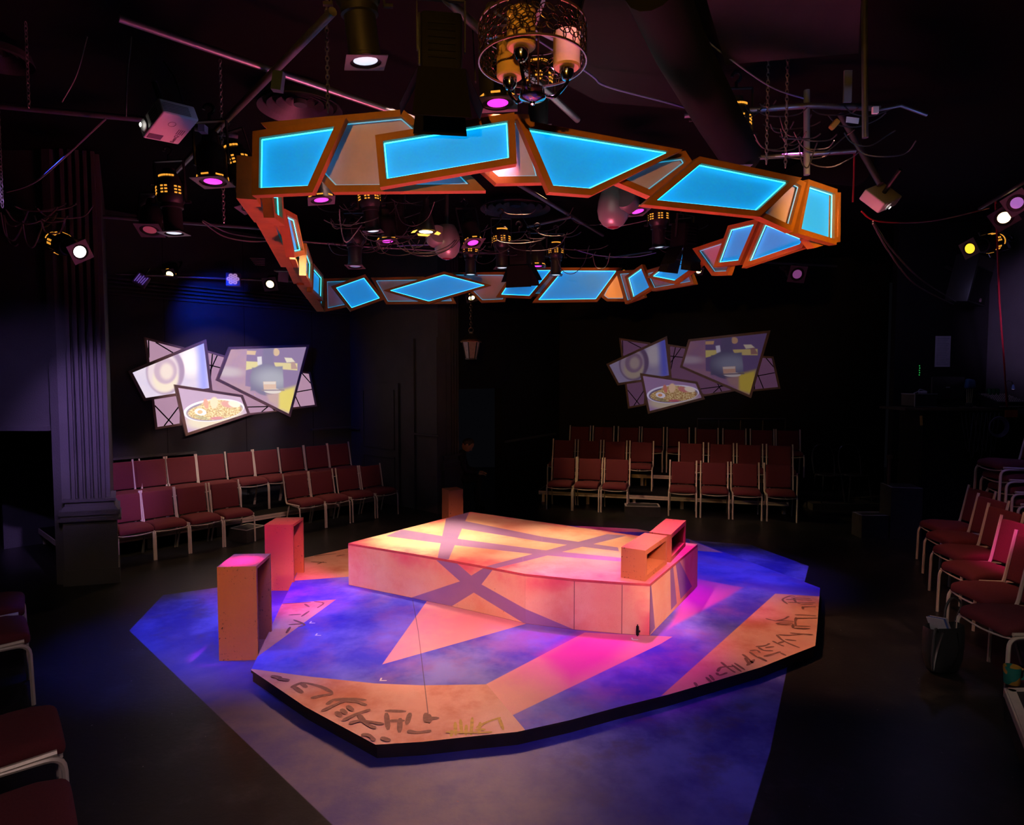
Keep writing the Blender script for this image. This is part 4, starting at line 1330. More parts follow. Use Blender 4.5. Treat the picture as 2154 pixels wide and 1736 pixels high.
# ================================================================ pipes
def pipe(pts, r, label, m=None, cat='pipe'):
    g = MB(); g.tube(pts, r, 10)
    return solo('hanging_pipe', g, m or M_STEEL, label, cat)
ZPI = 4.2
pipe([onz(250, 38, ZPI), onz(800, 226, ZPI), onz(905, 262, ZPI)], 0.022, 'long steel pipe crossing above the white projector towards the ring')
pipe([onz(700, 24, ZPI - 0.06), onz(300, 432, ZPI - 0.06)], 0.024, 'steel pipe running back past the white projector to the small amber vented lamp')
pipe([onz(930, -10, ZPI), onz(1215, 252, ZPI)], 0.024, 'steel pipe passing behind the chandelier')
pipe([onz(1088, 386, 4.35), onz(1268, 495, 4.35)], 0.024, 'thin steel pipe slanting past the round vent inside the ring')
pipe([onz(1110, 477, 4.3), onz(1203, 456, 4.3)], 0.02, 'short steel pipe branching off below the round vent')
pipe([onz(-30, 220, 4.15), onz(310, 252, 4.15), onz(500, 286, 4.15)], 0.022, 'dark steel pipe carrying cables behind the white projector')
pipe([onz(-30, 438, 4.15), onz(572, 482, 4.15)], 0.022, 'dull red lit pipe crossing in front of the near pilaster')
pipe([aty(1818, 2, 3.95), aty(1820, 290, 3.95)], 0.018, 'tall dark vertical pipe rising beside the far projector')
pipe([aty(1697, 190, 4.98), aty(1697, 368, 4.98)], 0.023, 'short vertical pipe behind the end panel of the ring', mat('blue_grey_pipe', (0.2, 0.22, 0.28), 0.5, 0.4))
pipe([aty(1768, 240, 5.7), aty(1803, 302, 5.6), aty(1852, 388, 5.42)], 0.026, 'slanting pole holding the far white projector')
pipe([onz(1560, 334, 4.1), onz(1800, 318, 4.1)], 0.02, 'thin blue lit pipe behind the end panel of the ring')
pipe([onz(1440, 243, 4.3), onz(1700, 222, 4.3), onz(1850, 228, 4.3)], 0.022, 'dark pipe wrapped in cables above the wide sloping panel')
pipe([aty(1845, 232, 4.0), aty(1895, 222, 4.0), aty(1950, 242, 4.0)], 0.010, 'bent pale conduit beside the tall vertical pipe')
pipe([onz(1275, 543, 4.1), onz(1372, 529, 4.1)], 0.02, 'pink lit pipe over the far diamond panels of the ring')
pipe([onz(600, 505, 4.2), onz(780, 520, 4.2), onz(1160, 540, 4.2)], 0.02, 'dark pipe far inside the ring carrying small lamps')
pipe([onz(1470, 545, 4.2), onz(1760, 560, 4.2)], 0.02, 'dark pipe beyond the ring towards the booth')
pipe([aty(130, 572, 8.9), aty(620, 592, 10.6)], 0.018, 'thin pipe of small lamps above the lit screens')
pipe([aty(2060, 440, 7.3), aty(2160, 380, 6.6)], 0.02, 'dark pipe carrying the lamps over the booth')
g = MB(); g.box(aty(1783, 182, 4.2), (0.05, 0.014, 0.2))
solo('hanging_bracket', g, mat('blue_grey_pipe', (0.2, 0.22, 0.28)), 'flat upright metal bracket beside the tall vertical pipe', 'bracket')

# ================================================================ lamps
def lens(name, col, s):
    return mat(name, (0.5, 0.5, 0.5), 0.3, emit=col, es=s, var=0.02)
LM = {
    'white': lens('white_lens', (0.62, 0.75, 0.85), 1.1), 'magenta': lens('magenta_lens', (0.95, 0.03, 0.85), 1.3), 'warm': lens('warm_lens', (1.0, 0.72, 0.3), 6.0),
    'pale': lens('pale_lens', (1.0, 0.95, 0.85), 4.0), 'yellow': lens('yellow_lens', (1.0, 0.55, 0.02), 1.6), 'lilac': lens('lilac_lens', (0.45, 0.15, 0.6), 0.7),
    'red': lens('red_lens', (0.25, 0.02, 0.02), 0.5), 'off': mat('dark_lens', (0.12, 0.12, 0.14), 0.15), 'blue': lens('blue_lens', (0.1, 0.25, 0.5), 0.35), 'dimpink': lens('dim_pink_lens', (0.4, 0.1, 0.4), 0.35)}
M_VENT = mat('amber_vent_glow', (0.3, 0.15, 0.02), 0.5, emit=(1.0, 0.40, 0.04), es=1.0)
M_GEL = mat('gel_frame_metal', (0.16, 0.15, 0.17), 0.45, 0.4)
def yoke(g, x, z0, z1):
    g.bar((x, 0, z0), (x, 0, z1), 0.03, 0.008, up=(1, 0, 0))
    g.bar((-x, 0, z0), (-x, 0, z1), 0.03, 0.008, up=(1, 0, 0))
    g.bar((-x, 0, z1), (x, 0, z1), 0.03, 0.008)
def clamp(g, z):
    g.tube([(0, 0, z), (0, 0, z + 0.05)], 0.012, 6)
    g.tube([(0.035 * math.cos(a), 0, z + 0.085 + 0.035 * math.sin(a)) for a in [math.radians(k) for k in range(-90, 181, 30)]], 0.012, 6)
def vents(rows, cols, groups, r, z0, dz):
    g = MB()
    for q in groups:
        for i in range(rows):
            for j in range(cols):
                a = math.radians(q + (j - (cols - 1) / 2) * 17)
                c = V((r * math.cos(a), r * math.sin(a), z0 + i * dz))
                g.box(c, (0.004, 0.021, dz * 0.45), Matrix.Rotation(a, 3, 'Z'))
    return g
def square_frame(g, s, hole, z):
    n = 16
    for k in range(4):
        R = Matrix.Rotation(k * math.pi / 2, 3, 'Z')
        vs = [R @ V((-s, -s, z)), R @ V((s, -s, z))] + [R @ V((hole * math.sin(a), -hole * math.cos(a), z)) for a in [math.radians(45 - 90 * i / 6) for i in range(7)]]
        g.add(vs, [tuple(range(len(vs))), ])
        vs2 = [v + V((0, 0, 0.004)) for v in vs]
        g.add(vs2, [tuple(range(len(vs) - 1, -1, -1))])
def make_ellipsoidal():
    t = thing('spotlight', 'x', 'stage light', (0, 0, 0), 0, 'vented barrel lamps')
    g = MB(); g.lathe([(0.076, 0.0), (0.082, 0.004), (0.082, 0.02), (0.076, 0.024), (0.076, 0.20), (0.09, 0.205), (0.09, 0.235), (0.07, 0.24)], 20)
    g.build('barrel', M_BODY, t)
    g = MB(); g.lathe([(0.085, 0.235), (0.105, 0.265), (0.112, 0.30), (0.112, 0.38), (0.10, 0.43), (0.085, 0.45), (0.085, 0.475), (0.055, 0.50), (0.05, 0.53), (0, 0.535)], 20)
    g.build('housing', M_BODY, t)
    g = vents(3, 2, (-90, -35, -145, 30, 90, 150), 0.113, 0.315, 0.026)
    for k in range(7):
        a = math.radians(-90 + (k - 3) * 14)
        g.box((0.087 * math.cos(a), 0.087 * math.sin(a), 0.462), (0.004, 0.018, 0.014), Matrix.Rotation(a, 3, 'Z'))
    g.build('vent_slots', M_VENT, t)
    g = MB(); g.lathe([(0.0, -0.008), (0.04, -0.005), (0.074, 0.004)], 20); g.build('lens', LM['white'], t)
    g = MB(); square_frame(g, 0.098, 0.076, -0.010); g.build('gel_frame', M_GEL, t)
    g = MB(); yoke(g, 0.125, 0.25, 0.60); g.tube([(0.12, 0, 0.25), (0.165, 0, 0.25)], 0.012, 6); g.tube([(-0.12, 0, 0.25), (-0.165, 0, 0.25)], 0.012, 6); g.build('yoke', M_BODY, t)
    g = MB(); clamp(g, 0.60); g.build('clamp', M_BODY, t)
    return t
def make_par():
    t = thing('spotlight', 'x', 'stage light', (0, 0, 0), 0, 'short can lamps with magenta lenses')
    g = MB(); g.lathe([(0.088, 0.0), (0.1, 0.002), (0.1, 0.19), (0.088, 0.235), (0.06, 0.26), (0.05, 0.34), (0, 0.345)], 22); g.build('can', M_BODY, t)
    g = MB(); g.lathe([(0.0, -0.006), (0.05, -0.002), (0.088, 0.006)], 22); g.build('lens', LM['magenta'], t)
    g = MB()
    for q in (-150, -95, -40, 20, 80, 140):
        a = math.radians(q)
        g.box((0.101 * math.cos(a), 0.101 * math.sin(a), 0.022), (0.004, 0.052, 0.010), Matrix.Rotation(a, 3, 'Z'))
    g.build('glow_slots', M_VENT, t)
    g = MB(); square_frame(g, 0.112, 0.09, -0.008); g.build('gel_frame', M_GEL, t)
    g = MB(); yoke(g, 0.118, 0.12, 0.42); g.build('yoke', M_BODY, t)
    g = MB(); clamp(g, 0.42); g.build('clamp', M_BODY, t)
    return t
protoE, protoP = make_ellipsoidal(), make_par()
used = {}
def lamp(proto, px, py, Y, dirv, lm, label, sc=1.0, roll=0.0, vent=True):
    if proto.name not in used:
        o = proto; used[proto.name] = True
        o['label'] = label
        ks = kids(o)
        CH_CACHE[o.name] = ks
    else:
        o = copy_thing(proto, label)
        ks = kids_fast(o)
    o.location = aty(px, py, Y)
    d = V(dirv).normalized()
    q = V((0, 0, -1)).rotation_difference(d)
    o.rotation_mode = 'QUATERNION'
    o.rotation_quaternion = q @ Quaternion((0, 0, 1), roll)
    o.scale = (sc, sc, sc)
    for k in kids(o):
        n = k.name.split('.')[0]
        if n == 'lens':
            k.material_slots[0].link = 'OBJECT'
            k.material_slots[0].material = LM[lm]
        if n in ('vent_slots', 'glow_slots') and not vent:
            k.material_slots[0].link = 'OBJECT'
            k.material_slots[0].material = M_BODY
    return o
kids_fast = kids
dn = (0, 0, -1)
lamp(protoE, 769, 128, 3.35, (0.10, 0.12, -1), 'white', 'large vented barrel lamp with a pale square mouth hanging above the ring', 1.05, 0.3)
lamp(protoE, 366, 490, 5.5, (0.05, 0.0, -1), 'white', 'vented barrel lamp with pale mouth at the end of the slanting pipe')
lamp(protoE, 528, 434, 5.05, (0.32, -0.05, -1), 'white', 'vented barrel lamp leaning half hidden behind the corner panel of the ring', 1.0)
lamp(protoE, 785, 486, 6.8, (0.1, 0.05, -1), 'white', 'vented barrel lamp with pale mouth inside the ring next to the bright work lamp', 1.0)
lamp(protoE, 1056, 563, 8.0, (0.02, 0, -1), 'white', 'vented barrel lamp with glowing slots just above the far panels beside the black shutters', 1.0, 0.2)
lamp(protoE, 1386, 520, 7.5, (0.05, 0.08, -1), 'white', 'vented barrel lamp with a pink edged square mouth near the far diamond panels', 1.0)
lamp(protoE, 747, 560, 7.2, (0.02, -0.08, -1), 'blue', 'unlit barrel lamp with a blue rimmed mouth inside the ring', 1.0, 0, False)
lamp(protoE, 990, 577, 8.4, (0, 0, -1), 'white', 'small vented lamp with its mouth hidden behind the long diamond panel', 0.9)
lamp(protoE, 1169, 578, 8.6, (0, 0, -1), 'white', 'small vented lamp half hidden behind the far panels beside the magenta strip lamp', 0.9)
lamp(protoE, 1548, 352, 5.1, (0.02, 0.02, -1), 'white', 'vented lamp with six amber slots behind the wide sloping panel', 1.0)
lamp(protoE, 1132, 268, 5.0, (0, 0.05, -1), 'white', 'vented lamp hidden below the chandelier behind the ring', 1.0)
lamp(protoE, 168, 530, 6.4, (0.82, -0.42, -0.32), 'pale', 'barrel lamp with a glaring white square mouth in front of the near pilaster', 1.0, 0.5)
lamp(protoE, 2040, 523, 7.6, (-0.95, -0.3, -0.25), 'yellow', 'barrel lamp with a yellow mouth above the loudspeaker', 1.0)
lamp(protoP, 448, 382, 4.75, (0.06, -0.05, -1), 'magenta', 'magenta can lamp hanging beside the white projector outside the ring', 1.05)
lamp(protoP, 676, 421, 5.2, (0.16, 0.0, -1), 'magenta', 'magenta can lamp just below the corner panel inside the ring', 0.95, 0.3)
lamp(protoP, 815, 508, 7.0, (0.1, -0.05, -1), 'magenta', 'magenta can lamp below the pale mouthed barrel lamp', 1.0)
lamp(protoP, 995, 511, 7.1, (0.22, -0.25, -1), 'magenta', 'magenta can lamp beside the grey dome near the round vent', 1.0, 0.4)
lamp(protoP, 1342, 445, 6.2, (0.2, -0.12, -1), 'magenta', 'magenta can lamp tucked against the larger grey dome', 0.95, 0.3)
lamp(protoP, 1047, 217, 3.85, (0.05, 0.02, -1), 'magenta', 'magenta can lamp between the black shutters and the chandelier', 1.05)
lamp(protoP, 1130, 560, 8.3, (0, 0, -1), 'magenta', 'magenta can lamp seen edge on above the far panels', 1.0)
lamp(protoP, 1443, 520, 7.6, (0.1, 0, -1), 'magenta', 'tiny magenta lamp behind the far black shutters', 0.8)
lamp(protoP, 1677, 577, 8.6, (-0.1, -0.9, -0.35), 'dimpink', 'dark can lamp with a violet glint beyond the ring over the empty corner', 1.0, 0, False)
lamp(protoP, 315, 484, 6.0, (0.1, -0.35, -0.9), 'red', 'dull red can lamp beside the small amber vented lamp', 0.95, 0.2, False)
lamp(protoP, 2112, 458, 7.0, (-0.55, -0.75, -0.35), 'warm', 'glaring warm can lamp on the side wall above the booth', 1.0, 0.4)
lamp(protoP, 2139, 427, 6.6, (-0.75, -0.6, -0.25), 'lilac', 'pale lilac can lamp on the side wall next to the glaring warm one', 0.95, 0.2, False)
lamp(protoP, 357, 577, 9.6, (0.1, -0.75, -0.65), 'warm', 'warm lamp half hidden by the beam above the ramen screens', 0.8)
lamp(protoP, 568, 598, 9.9, (0.1, -0.9, -0.42), 'warm', 'glaring warm lamp beside the hanging paper notice', 0.95)
lamp(protoP, 992, 627, 10.3, (0.25, -0.55, -0.8), 'warm', 'warm lamp glowing just above the hanging lantern', 0.85)
lamp(protoP, 1312, 575, 10.2, (0, -0.6, -0.8), 'warm', 'tiny warm lamp behind the big far parallelogram panel', 0.55)
lamp(protoP, 1470, 571, 9.6, (0, -0.7, -0.7), 'warm', 'small warm lamp peeping out under the far panels by the corner', 0.6)

# bright work lamp (cone)
o = thing('work_pendant', 'black cone lamp with a glaring pale yellow mouth inside the ring', 'lamp', aty(896, 488, 6.6), math.radians(20))
g = MB(); g.lathe([(0.095, 0.0), (0.10, 0.012), (0.05, 0.22), (0.03, 0.26), (0.03, 0.33), (0, 0.335)], 20); g.build('lamp_shade', M_BODY, o)
g = MB(); g.lathe([(0, 0.0), (0.06, -0.002), (0.092, 0.004)], 20); g.build('lens', lens('glaring_lens', (1.0, 0.93, 0.55), 7.0), o)
g = MB()
for k in range(4):
    R = Matrix.Rotation(k * math.pi / 2, 3, 'Z')
    g.add([R @ V(p) for p in ((-0.07, -0.10, 0.0), (0.07, -0.10, 0.0), (0.05, -0.145, -0.012), (-0.05, -0.145, -0.012))], [(0, 1, 2, 3)])
g.build('flap', LM['yellow'], o)

# grey domes
M_DOME = mat('grey_dome', (0.27, 0.26, 0.24), 0.32, 0.3, var=0.08)
for px, py, Y, sc, sx, lab in ((1290, 440, 5.9, 1.12, 1, 'large grey egg shaped lamp head with a round side cap under the ring'), (940, 512, 7.0, 1.12, -1, 'grey egg shaped lamp head beside the glaring cone lamp')):
    o = thing('hanging_lamp_head', lab, 'stage light', aty(px, py, Y), 0, 'egg shaped lamp heads')
    g = MB(); g.lathe([(0, -0.155), (0.045, -0.15), (0.085, -0.125), (0.118, -0.075), (0.13, -0.01), (0.122, 0.06), (0.10, 0.13), (0.075, 0.17), (0, 0.175)], 26); g.build('shell', M_DOME, o)
    g = MB(); M_ = Matrix.Translation((sx * 0.095 * 1.0, -0.07, 0.05)) @ Matrix.Rotation(math.radians(78), 4, 'X') @ Matrix.Rotation(math.radians(-sx * 25), 4, 'Y')
    g.lathe([(0.095, -0.05), (0.098, 0.05), (0.085, 0.068), (0.0, 0.072)], 26, M_)
    g.build('side_cap', M_DOME if sx < 0 else mat('dark_cap', (0.08, 0.08, 0.078), 0.4), o)
    g = MB(); g.lathe([(0, -0.158), (0.03, -0.156), (0.05, -0.148)], 20); g.build('lens', mat('dark_red_lens', (0.2, 0.03, 0.05), 0.2), o)
    g = MB(); g.tube([(0, 0, 0.17), (0, 0, 0.5)], 0.02, 8); g.build('stem', M_BODY, o)
    o.scale = (sc, sc, sc)

# shuttered lamps
def lettering_mesh(name, cu):
    to = bpy.data.objects.new('lettering_source', cu); COL.objects.link(to)
    dg = bpy.context.evaluated_depsgraph_get()
    me = bpy.data.meshes.new_from_object(to.evaluated_get(dg))
    bpy.data.objects.remove(to)
    o = bpy.data.objects.new(name, me); COL.objects.link(o)
    return o
M_SHUT = mat('matt_black_housing', (0.005, 0.005, 0.005), 0.75, spec=0.12)
M_BLADE = mat('black_shutter', (0.004, 0.004, 0.004), 0.8, spec=0.1)
def fresnel(px, py, Y, sc, lab, yaw, tilt, lettering):
    o = thing('shutter_spotlight', lab, 'stage light', aty(px, py, Y), 0, 'lamps with black shutters')
    o.rotation_euler = (tilt, 0, yaw)
    g = MB(); g.rbox((0, 0, 0.17), (0.23, 0.24, 0.30), 0.025, 2); g.build('housing', M_SHUT, o)
    g = MB()
    for k in range(6): g.box((0, -0.124, 0.08 + k * 0.035), (0.15, 0.008, 0.012))
    g.build('cooling_fin', M_SHUT, o)
    for k in range(4):
        R = Matrix.Rotation(k * math.pi / 2, 3, 'Z')
        w0, w1, L_ = 0.13, 0.165 if k % 2 == 0 else 0.11, 0.24 if k % 2 == 0 else 0.17
        sp = 0.02 if k == 0 else 0.10
        a = [R @ V(p) for p in ((-w0, -0.135, 0.02), (w0, -0.135, 0.02), (w1, -0.135 - sp, -L_), (-w1, -0.135 - sp, -L_))]
        nn = (a[1] - a[0]).cross(a[2] - a[0]).normalized() * 0.003
        g = MB(); g.hexa(a, [p + nn for p in a]); g.build('shutter_blade', M_BLADE, o)
    g = MB(); g.lathe([(0, 0.015), (0.09, 0.018), (0.10, 0.02)], 20); g.build('lens', LM['off'], o)
    g = MB(); yoke(g, 0.135, 0.15, 0.42); g.build('yoke', M_BODY, o)
    g = MB(); clamp(g, 0.42); g.build('clamp', M_BODY, o)
    if lettering:
        g = MB(); g.rbox((-0.122, -0.05, 0.18), (0.012, 0.075, 0.27), 0.005, 2); nm = g.build('name_plate', M_GLOSSBLACK, o)
        cu = bpy.data.curves.new('plate_lettering', 'FONT'); cu.body = 'FRESNELITE'; cu.size = 0.046; cu.align_x = 'CENTER'; cu.align_y = 'CENTER'; cu.extrude = 0.0005
        cu.materials.append(mat('plate_letters', (0.25, 0.42, 0.48), 0.5)); to = lettering_mesh('plate_lettering', cu); to.parent = nm
        # reads downwards on the plate's outer face
        to.matrix_local = Matrix.Translation((-0.1295, -0.05, 0.18)) @ Matrix(((0, 0, -1, 0), (0, 1, 0, 0), (-1, 0, 0, 0) , (0, 0, 0, 1))) if False else Matrix.Translation((-0.1295, -0.05, 0.18)) @ Matrix(((0, 0, -1), (0, -1, 0), (-1, 0, 0))).to_4x4()
    o.scale = (sc, sc, sc)
    return o
fresnel(928, 168, 3.45, 0.92, 'large black shuttered lamp whose blade covers the top of a cyan panel', math.radians(8), math.radians(6), True)
fresnel(1096, 562, 8.0, 1.0, 'black shuttered lamp whose blades cross the far panels near the lantern', math.radians(-18), math.radians(10), False)
fresnel(1437, 528, 7.3, 0.95, 'black shuttered lamp whose blade covers the corner of a far panel beyond the grey dome', math.radians(30), math.radians(5), False)
fresnel(832, 462, 7.3, 0.8, 'unlit black shuttered lamp with a lettered plate behind the pale mouthed barrel lamp', math.radians(5), math.radians(4), True)

# led wash lamps above the screens
for px, py, Y, s, yaw, lit, lab in ((490, 587, 9.9, 0.105, 0.1, True, 'square lamp of seven small round lenses above the screens'), (296, 588, 9.3, 0.09, 0.5, False, 'tilted square lamp with folded violet foil above the screens')):
    o = thing('hanging_wash_lamp', lab, 'stage light', aty(px, py, Y))
    o.rotation_euler = (math.radians(-8), yaw if not lit else 0, 0.25)
    g = MB(); g.rbox((0, 0.04, 0), (2 * s, 0.07, 2 * s), 0.012, 2); g.build('housing', mat('lilac_housing', (0.32, 0.22, 0.36), 0.45, var=0.1), o)
    g = MB()
    if lit:
        for k in range(7):
            a = k * math.pi / 3
            c = V((0, 0.0, 0)) if k == 6 else V((0.062 * math.cos(a), 0.0, 0.062 * math.sin(a)))
            for r0 in (0.026, 0.014):
                g.tube([c + V((r0 * math.cos(b_), -0.002, r0 * math.sin(b_))) for b_ in [2 * math.pi * j / 12 for j in range(12)]], 0.005, 5, closed=True)
        g.build('lens_ring', lens('lilac_rings', (0.6, 0.35, 0.65), 0.6), o)
    else:
        for k in range(5):
            g.bar((-0.06 + k * 0.028, -0.004, -0.06 + 0.012 * (k % 2)), (-0.05 + k * 0.03, -0.004, 0.07 - 0.02 * (k % 2)), 0.014, 0.006)
        g.build('folded_foil', lens('violet_foil', (0.2, 0.1, 0.55), 0.6), o)
    g = MB(); g.tube([(0, 0.05, s), (0, 0.05, s + 0.12)], 0.012, 6); g.build('stem', M_BODY, o)
# paper notice and shelf of small electronics at the ring's far corner
g = MB(); p = aty(596, 583, 9.7); g.box(p, (0.155, 0.004, 0.15), Matrix.Rotation(0.1, 3, 'Y')); solo('hanging_paper_notice', g, M_PAPER, 'small white paper notice hanging beside the glaring warm lamp', 'notice')
g = MB(); p = aty(604, 570, 9.75); g.box(p, (0.36, 0.12, 0.02)); g.box(p + V((0.05, 0, 0.05)), (0.2, 0.1, 0.07)); solo('hanging_control_shelf', g, M_GREYPL, 'small shelf of electronics above the paper notice', 'shelf')
g = MB()
for k in range(5): g.bar(aty(540 - 14 + 14 * k / 5 * 0.9 - 0, 557 - 3.4 * (4 - k), 9.0), aty(540 + 14 - 14 * (1 - k / 5) * 0 + 3, 557 - 3.4 * (4 - k) + 1, 9.0), 0.012, 0.006)
solo('hanging_louvre', g, mat('pink_louvre', (0.35, 0.2, 0.25), 0.5), 'small striped triangular louvre hanging above the warm lamp', 'louvre')

# ================================================================ projectors
def projector(label, Apx, YA, ex, ey, ez, w, d, h, letters=True, lens_side=0.22):
    """ex: along the lens face, ey: away from the lens face, ez: bottom to top; origin at a bottom corner of the lens face"""
    ex = V(ex).normalized(); ey = (V(ey) - ex * V(ey).dot(ex)).normalized(); ez = ex.cross(ey)
    if ez.dot(V(ez)) < 0: pass
    R = Matrix((ex, ey, ez)).transposed()
    o = thing('hanging_projector', label, 'projector', aty(Apx[0], Apx[1], YA), q=R.to_quaternion(), group='white projectors')
    g = MB(); g.rbox((w / 2, d / 2, h / 2), (w, d, h), 0.012, 3); g.build('case', M_WHITEPL, o)
    g = MB(); M_ = Matrix.Translation((w * lens_side, 0.0, h * 0.5)) @ Matrix.Rotation(math.radians(90), 4, 'X')
    g.lathe([(0.036, -0.02), (0.036, 0.006), (0.030, 0.006), (0.028, -0.004), (0.0, -0.005)], 22, M_); g.build('lens_ring', M_GREYPL, o)
    g = MB(); M_ = Matrix.Translation((w * lens_side, -0.010, h * 0.5)) @ Matrix.Rotation(math.radians(90), 4, 'X')
    g.lathe([(0.0, 0.014), (0.013, 0.014)], 16, M_); g.build('lens', LM['pale'], o)
    g = MB()
    for i in range(5):
        for j in range(7): g.box((w * 0.52 + j * 0.014, -0.001, h * 0.2 + i * 0.014), (0.008, 0.004, 0.008))
    g.build('front_grille', M_GREYPL, o)
    g = MB()
    for i in range(6): g.box((w + 0.0005, d * 0.42, h * 0.16 + i * h * 0.11), (0.003, d * 0.72, h * 0.05))
    g.build('side_vent', M_GREYPL, o)
    g = MB(); g.rbox((w * 0.15, d * 0.25, -0.0005), (w * 0.17, d * 0.38, 0.003), 0.001, 1); g.build('adjuster_recess', mat('dark_recess', (0.12, 0.08, 0.12), 0.6), o)
    g = MB()
    c = V((w * 0.68, d * 0.42, -0.001))
    g.tube([c + V((0.022 * math.cos(a), 0.022 * math.sin(a), 0)) for a in [2 * math.pi * k / 18 for k in range(18)]], 0.0016, 4, closed=True)
    for k in range(4): g.box((w * 0.46, d * 0.70 + k * 0.012, -0.001), (0.05, 0.004, 0.002))
    g.build('base_marking', mat('faint_print', (0.3, 0.2, 0.27), 0.6), o)
    if letters:
        cu = bpy.data.curves.new('logo', 'FONT'); cu.body = 'BenQ'; cu.size = 0.034; cu.align_x = 'CENTER'; cu.align_y = 'CENTER'; cu.extrude = 0.0006
        cu.materials.append(mat('logo_print', (0.22, 0.1, 0.16), 0.6)); to = lettering_mesh('logo_lettering', cu); to.parent = o
        to.matrix_local = Matrix.Translation((w * 0.20, d * 0.76, -0.0018)) @ Matrix.Rotation(math.pi, 4, 'X') @ Matrix.Rotation(math.radians(0), 4, 'Z')
    g = MB(); g.tube([(w * 0.5, d * 0.5, h), (w * 0.5, d * 0.5, h + 0.22)], 0.018, 8); g.build('mount_pole', M_BODY, o)
    return o
A_ = aty(300, 291, 4.0); B_ = aty(343, 236, 3.85); D_ = aty(374, 306, 4.188)
ex = B_ - A_; ey = D_ - A_
projector('white projector hanging before the ring with its pink lit underside showing', (300, 291), 4.0, ex, ey, None, ex.length, ey.length * 1.02, 0.098)
projector('small white projector on the slanting pole at the far end of the ring', (1846, 450), 5.42, (0.80, 0.42, 0.36), (0.35, 0.62, 0.72), None, 0.26, 0.21, 0.10, False, 0.35)

# ================================================================ chandelier
cc = aty(1120, 132, 3.15)
ch = thing('chandelier', 'drum chandelier with an openwork metal shade and three frosted glass cylinders', 'chandelier', cc)
R0 = 0.258; HS = 0.165
M_FIL = mat('openwork_metal', (0.20, 0.12, 0.09), 0.25, 0.9, var=0.1)
M_RIM = mat('rim_metal', (0.55, 0.36, 0.33), 0.25, 0.9, var=0.05)
M_FROST, nt, b = principled('frosted_glass')
t = NT(M_FROST)
t.put(b.inputs['Base Color'], t.mix(t.noise(t.obj(), 12, 4), (0.60, 0.38, 0.12), (0.78, 0.52, 0.20)))
b.inputs['Roughness'].default_value = 0.5
b.inputs['Subsurface Weight'].default_value = 0.0
g = MB()
cyl = lambda a, z, r=R0: V((r * math.cos(a), r * math.sin(a), z))
NC = 28
rr = 2 * math.pi * R0 / NC * 0.5
for j in range(4):
    for i in range(NC):
        a0 = 2 * math.pi * (i + 0.5 * (j % 2)) / NC
        z0 = rr * 0.0 + HS * (j + 0.5) / 4
        pts = [cyl(a0 + rr * 1.28 * math.cos(b_) / R0, min(HS, max(0, z0 + rr * 1.28 * math.sin(b_) * 0.95))) for b_ in [2 * math.pi * k / 14 for k in range(14)]]
        g.tube(pts, 0.0026, 4, closed=True)
g.build('openwork_shade', M_FIL, ch)
for z, nm in ((0, 'lower_rim'), (HS, 'upper_rim')):
    g = MB(); g.lathe([(R0 - 0.003, z - 0.005), (R0 + 0.003, z - 0.005), (R0 + 0.003, z + 0.005), (R0 - 0.003, z + 0.005), (R0 - 0.003, z - 0.005)], 56); g.build(nm, M_RIM, ch)
g = MB()
for k in range(3):
    a = math.radians(40 + 120 * k)
    g.bar((0, 0, HS - 0.01), cyl(a, HS - 0.01), 0.02, 0.004)
g.build('spider', M_RIM, ch)
g = MB()
for q in ((0.028, 0), (-0.014, 0.024), (-0.014, -0.024)):
    g.tube([(q[0], q[1], -0.14), (q[0], q[1], HS + 0.05)], 0.0045, 8)
g.build('stem_rods', M_BRASS, ch)
g = MB(); g.lathe([(0.058, -0.125), (0.062, -0.16), (0.056, -0.165), (0.03, -0.135), (0, -0.13)], 28); g.lathe([(0, -0.20), (0.012, -0.197), (0.014, -0.185), (0.03, -0.178), (0.062, -0.168), (0.066, -0.162), (0.05, -0.158)], 28); g.build('hub', M_CHROME, ch)
for k, (a, r) in enumerate(((250, 0.165), (10, 0.17), (130, 0.17))):
    a = math.radians(a)
    c = V((r * math.cos(a), r * math.sin(a), 0))
    g = MB(); g.tube(smoothpath([(0.05 * math.cos(a), 0.05 * math.sin(a), -0.145), (0.11 * math.cos(a), 0.11 * math.sin(a), -0.15), (r * math.cos(a), r * math.sin(a), -0.085), (r * math.cos(a), r * math.sin(a), -0.06)], 5), 0.009, 8)
    g.build('arm', M_CHROME, ch)
    g = MB(); g.lathe([(0, -0.068), (0.02, -0.066), (0.034, -0.045), (0.036, -0.02), (0.03, -0.012), (0.0, -0.012)], 20, Matrix.Translation(c)); g.build('cup', M_CHROME, ch)
    g = MB(); g.lathe([(0.028, -0.012), (0.058, -0.012), (0.066, -0.004), (0.066, 0.15), (0.062, 0.152), (0.061, 0.0), (0.03, -0.006)], 26, Matrix.Translation(c)); g.build('glass_cylinder', M_FROST, ch)
g = MB(); g.tube([(0, 0, HS), (0, 0, ZC - cc.z)], 0.006, 6); g.tube([(-0.03, 0.0, HS + 0.1), (-0.035, 0, ZC - cc.z)], 0.004, 5); g.build('hanging_cord', M_BLACK, ch)

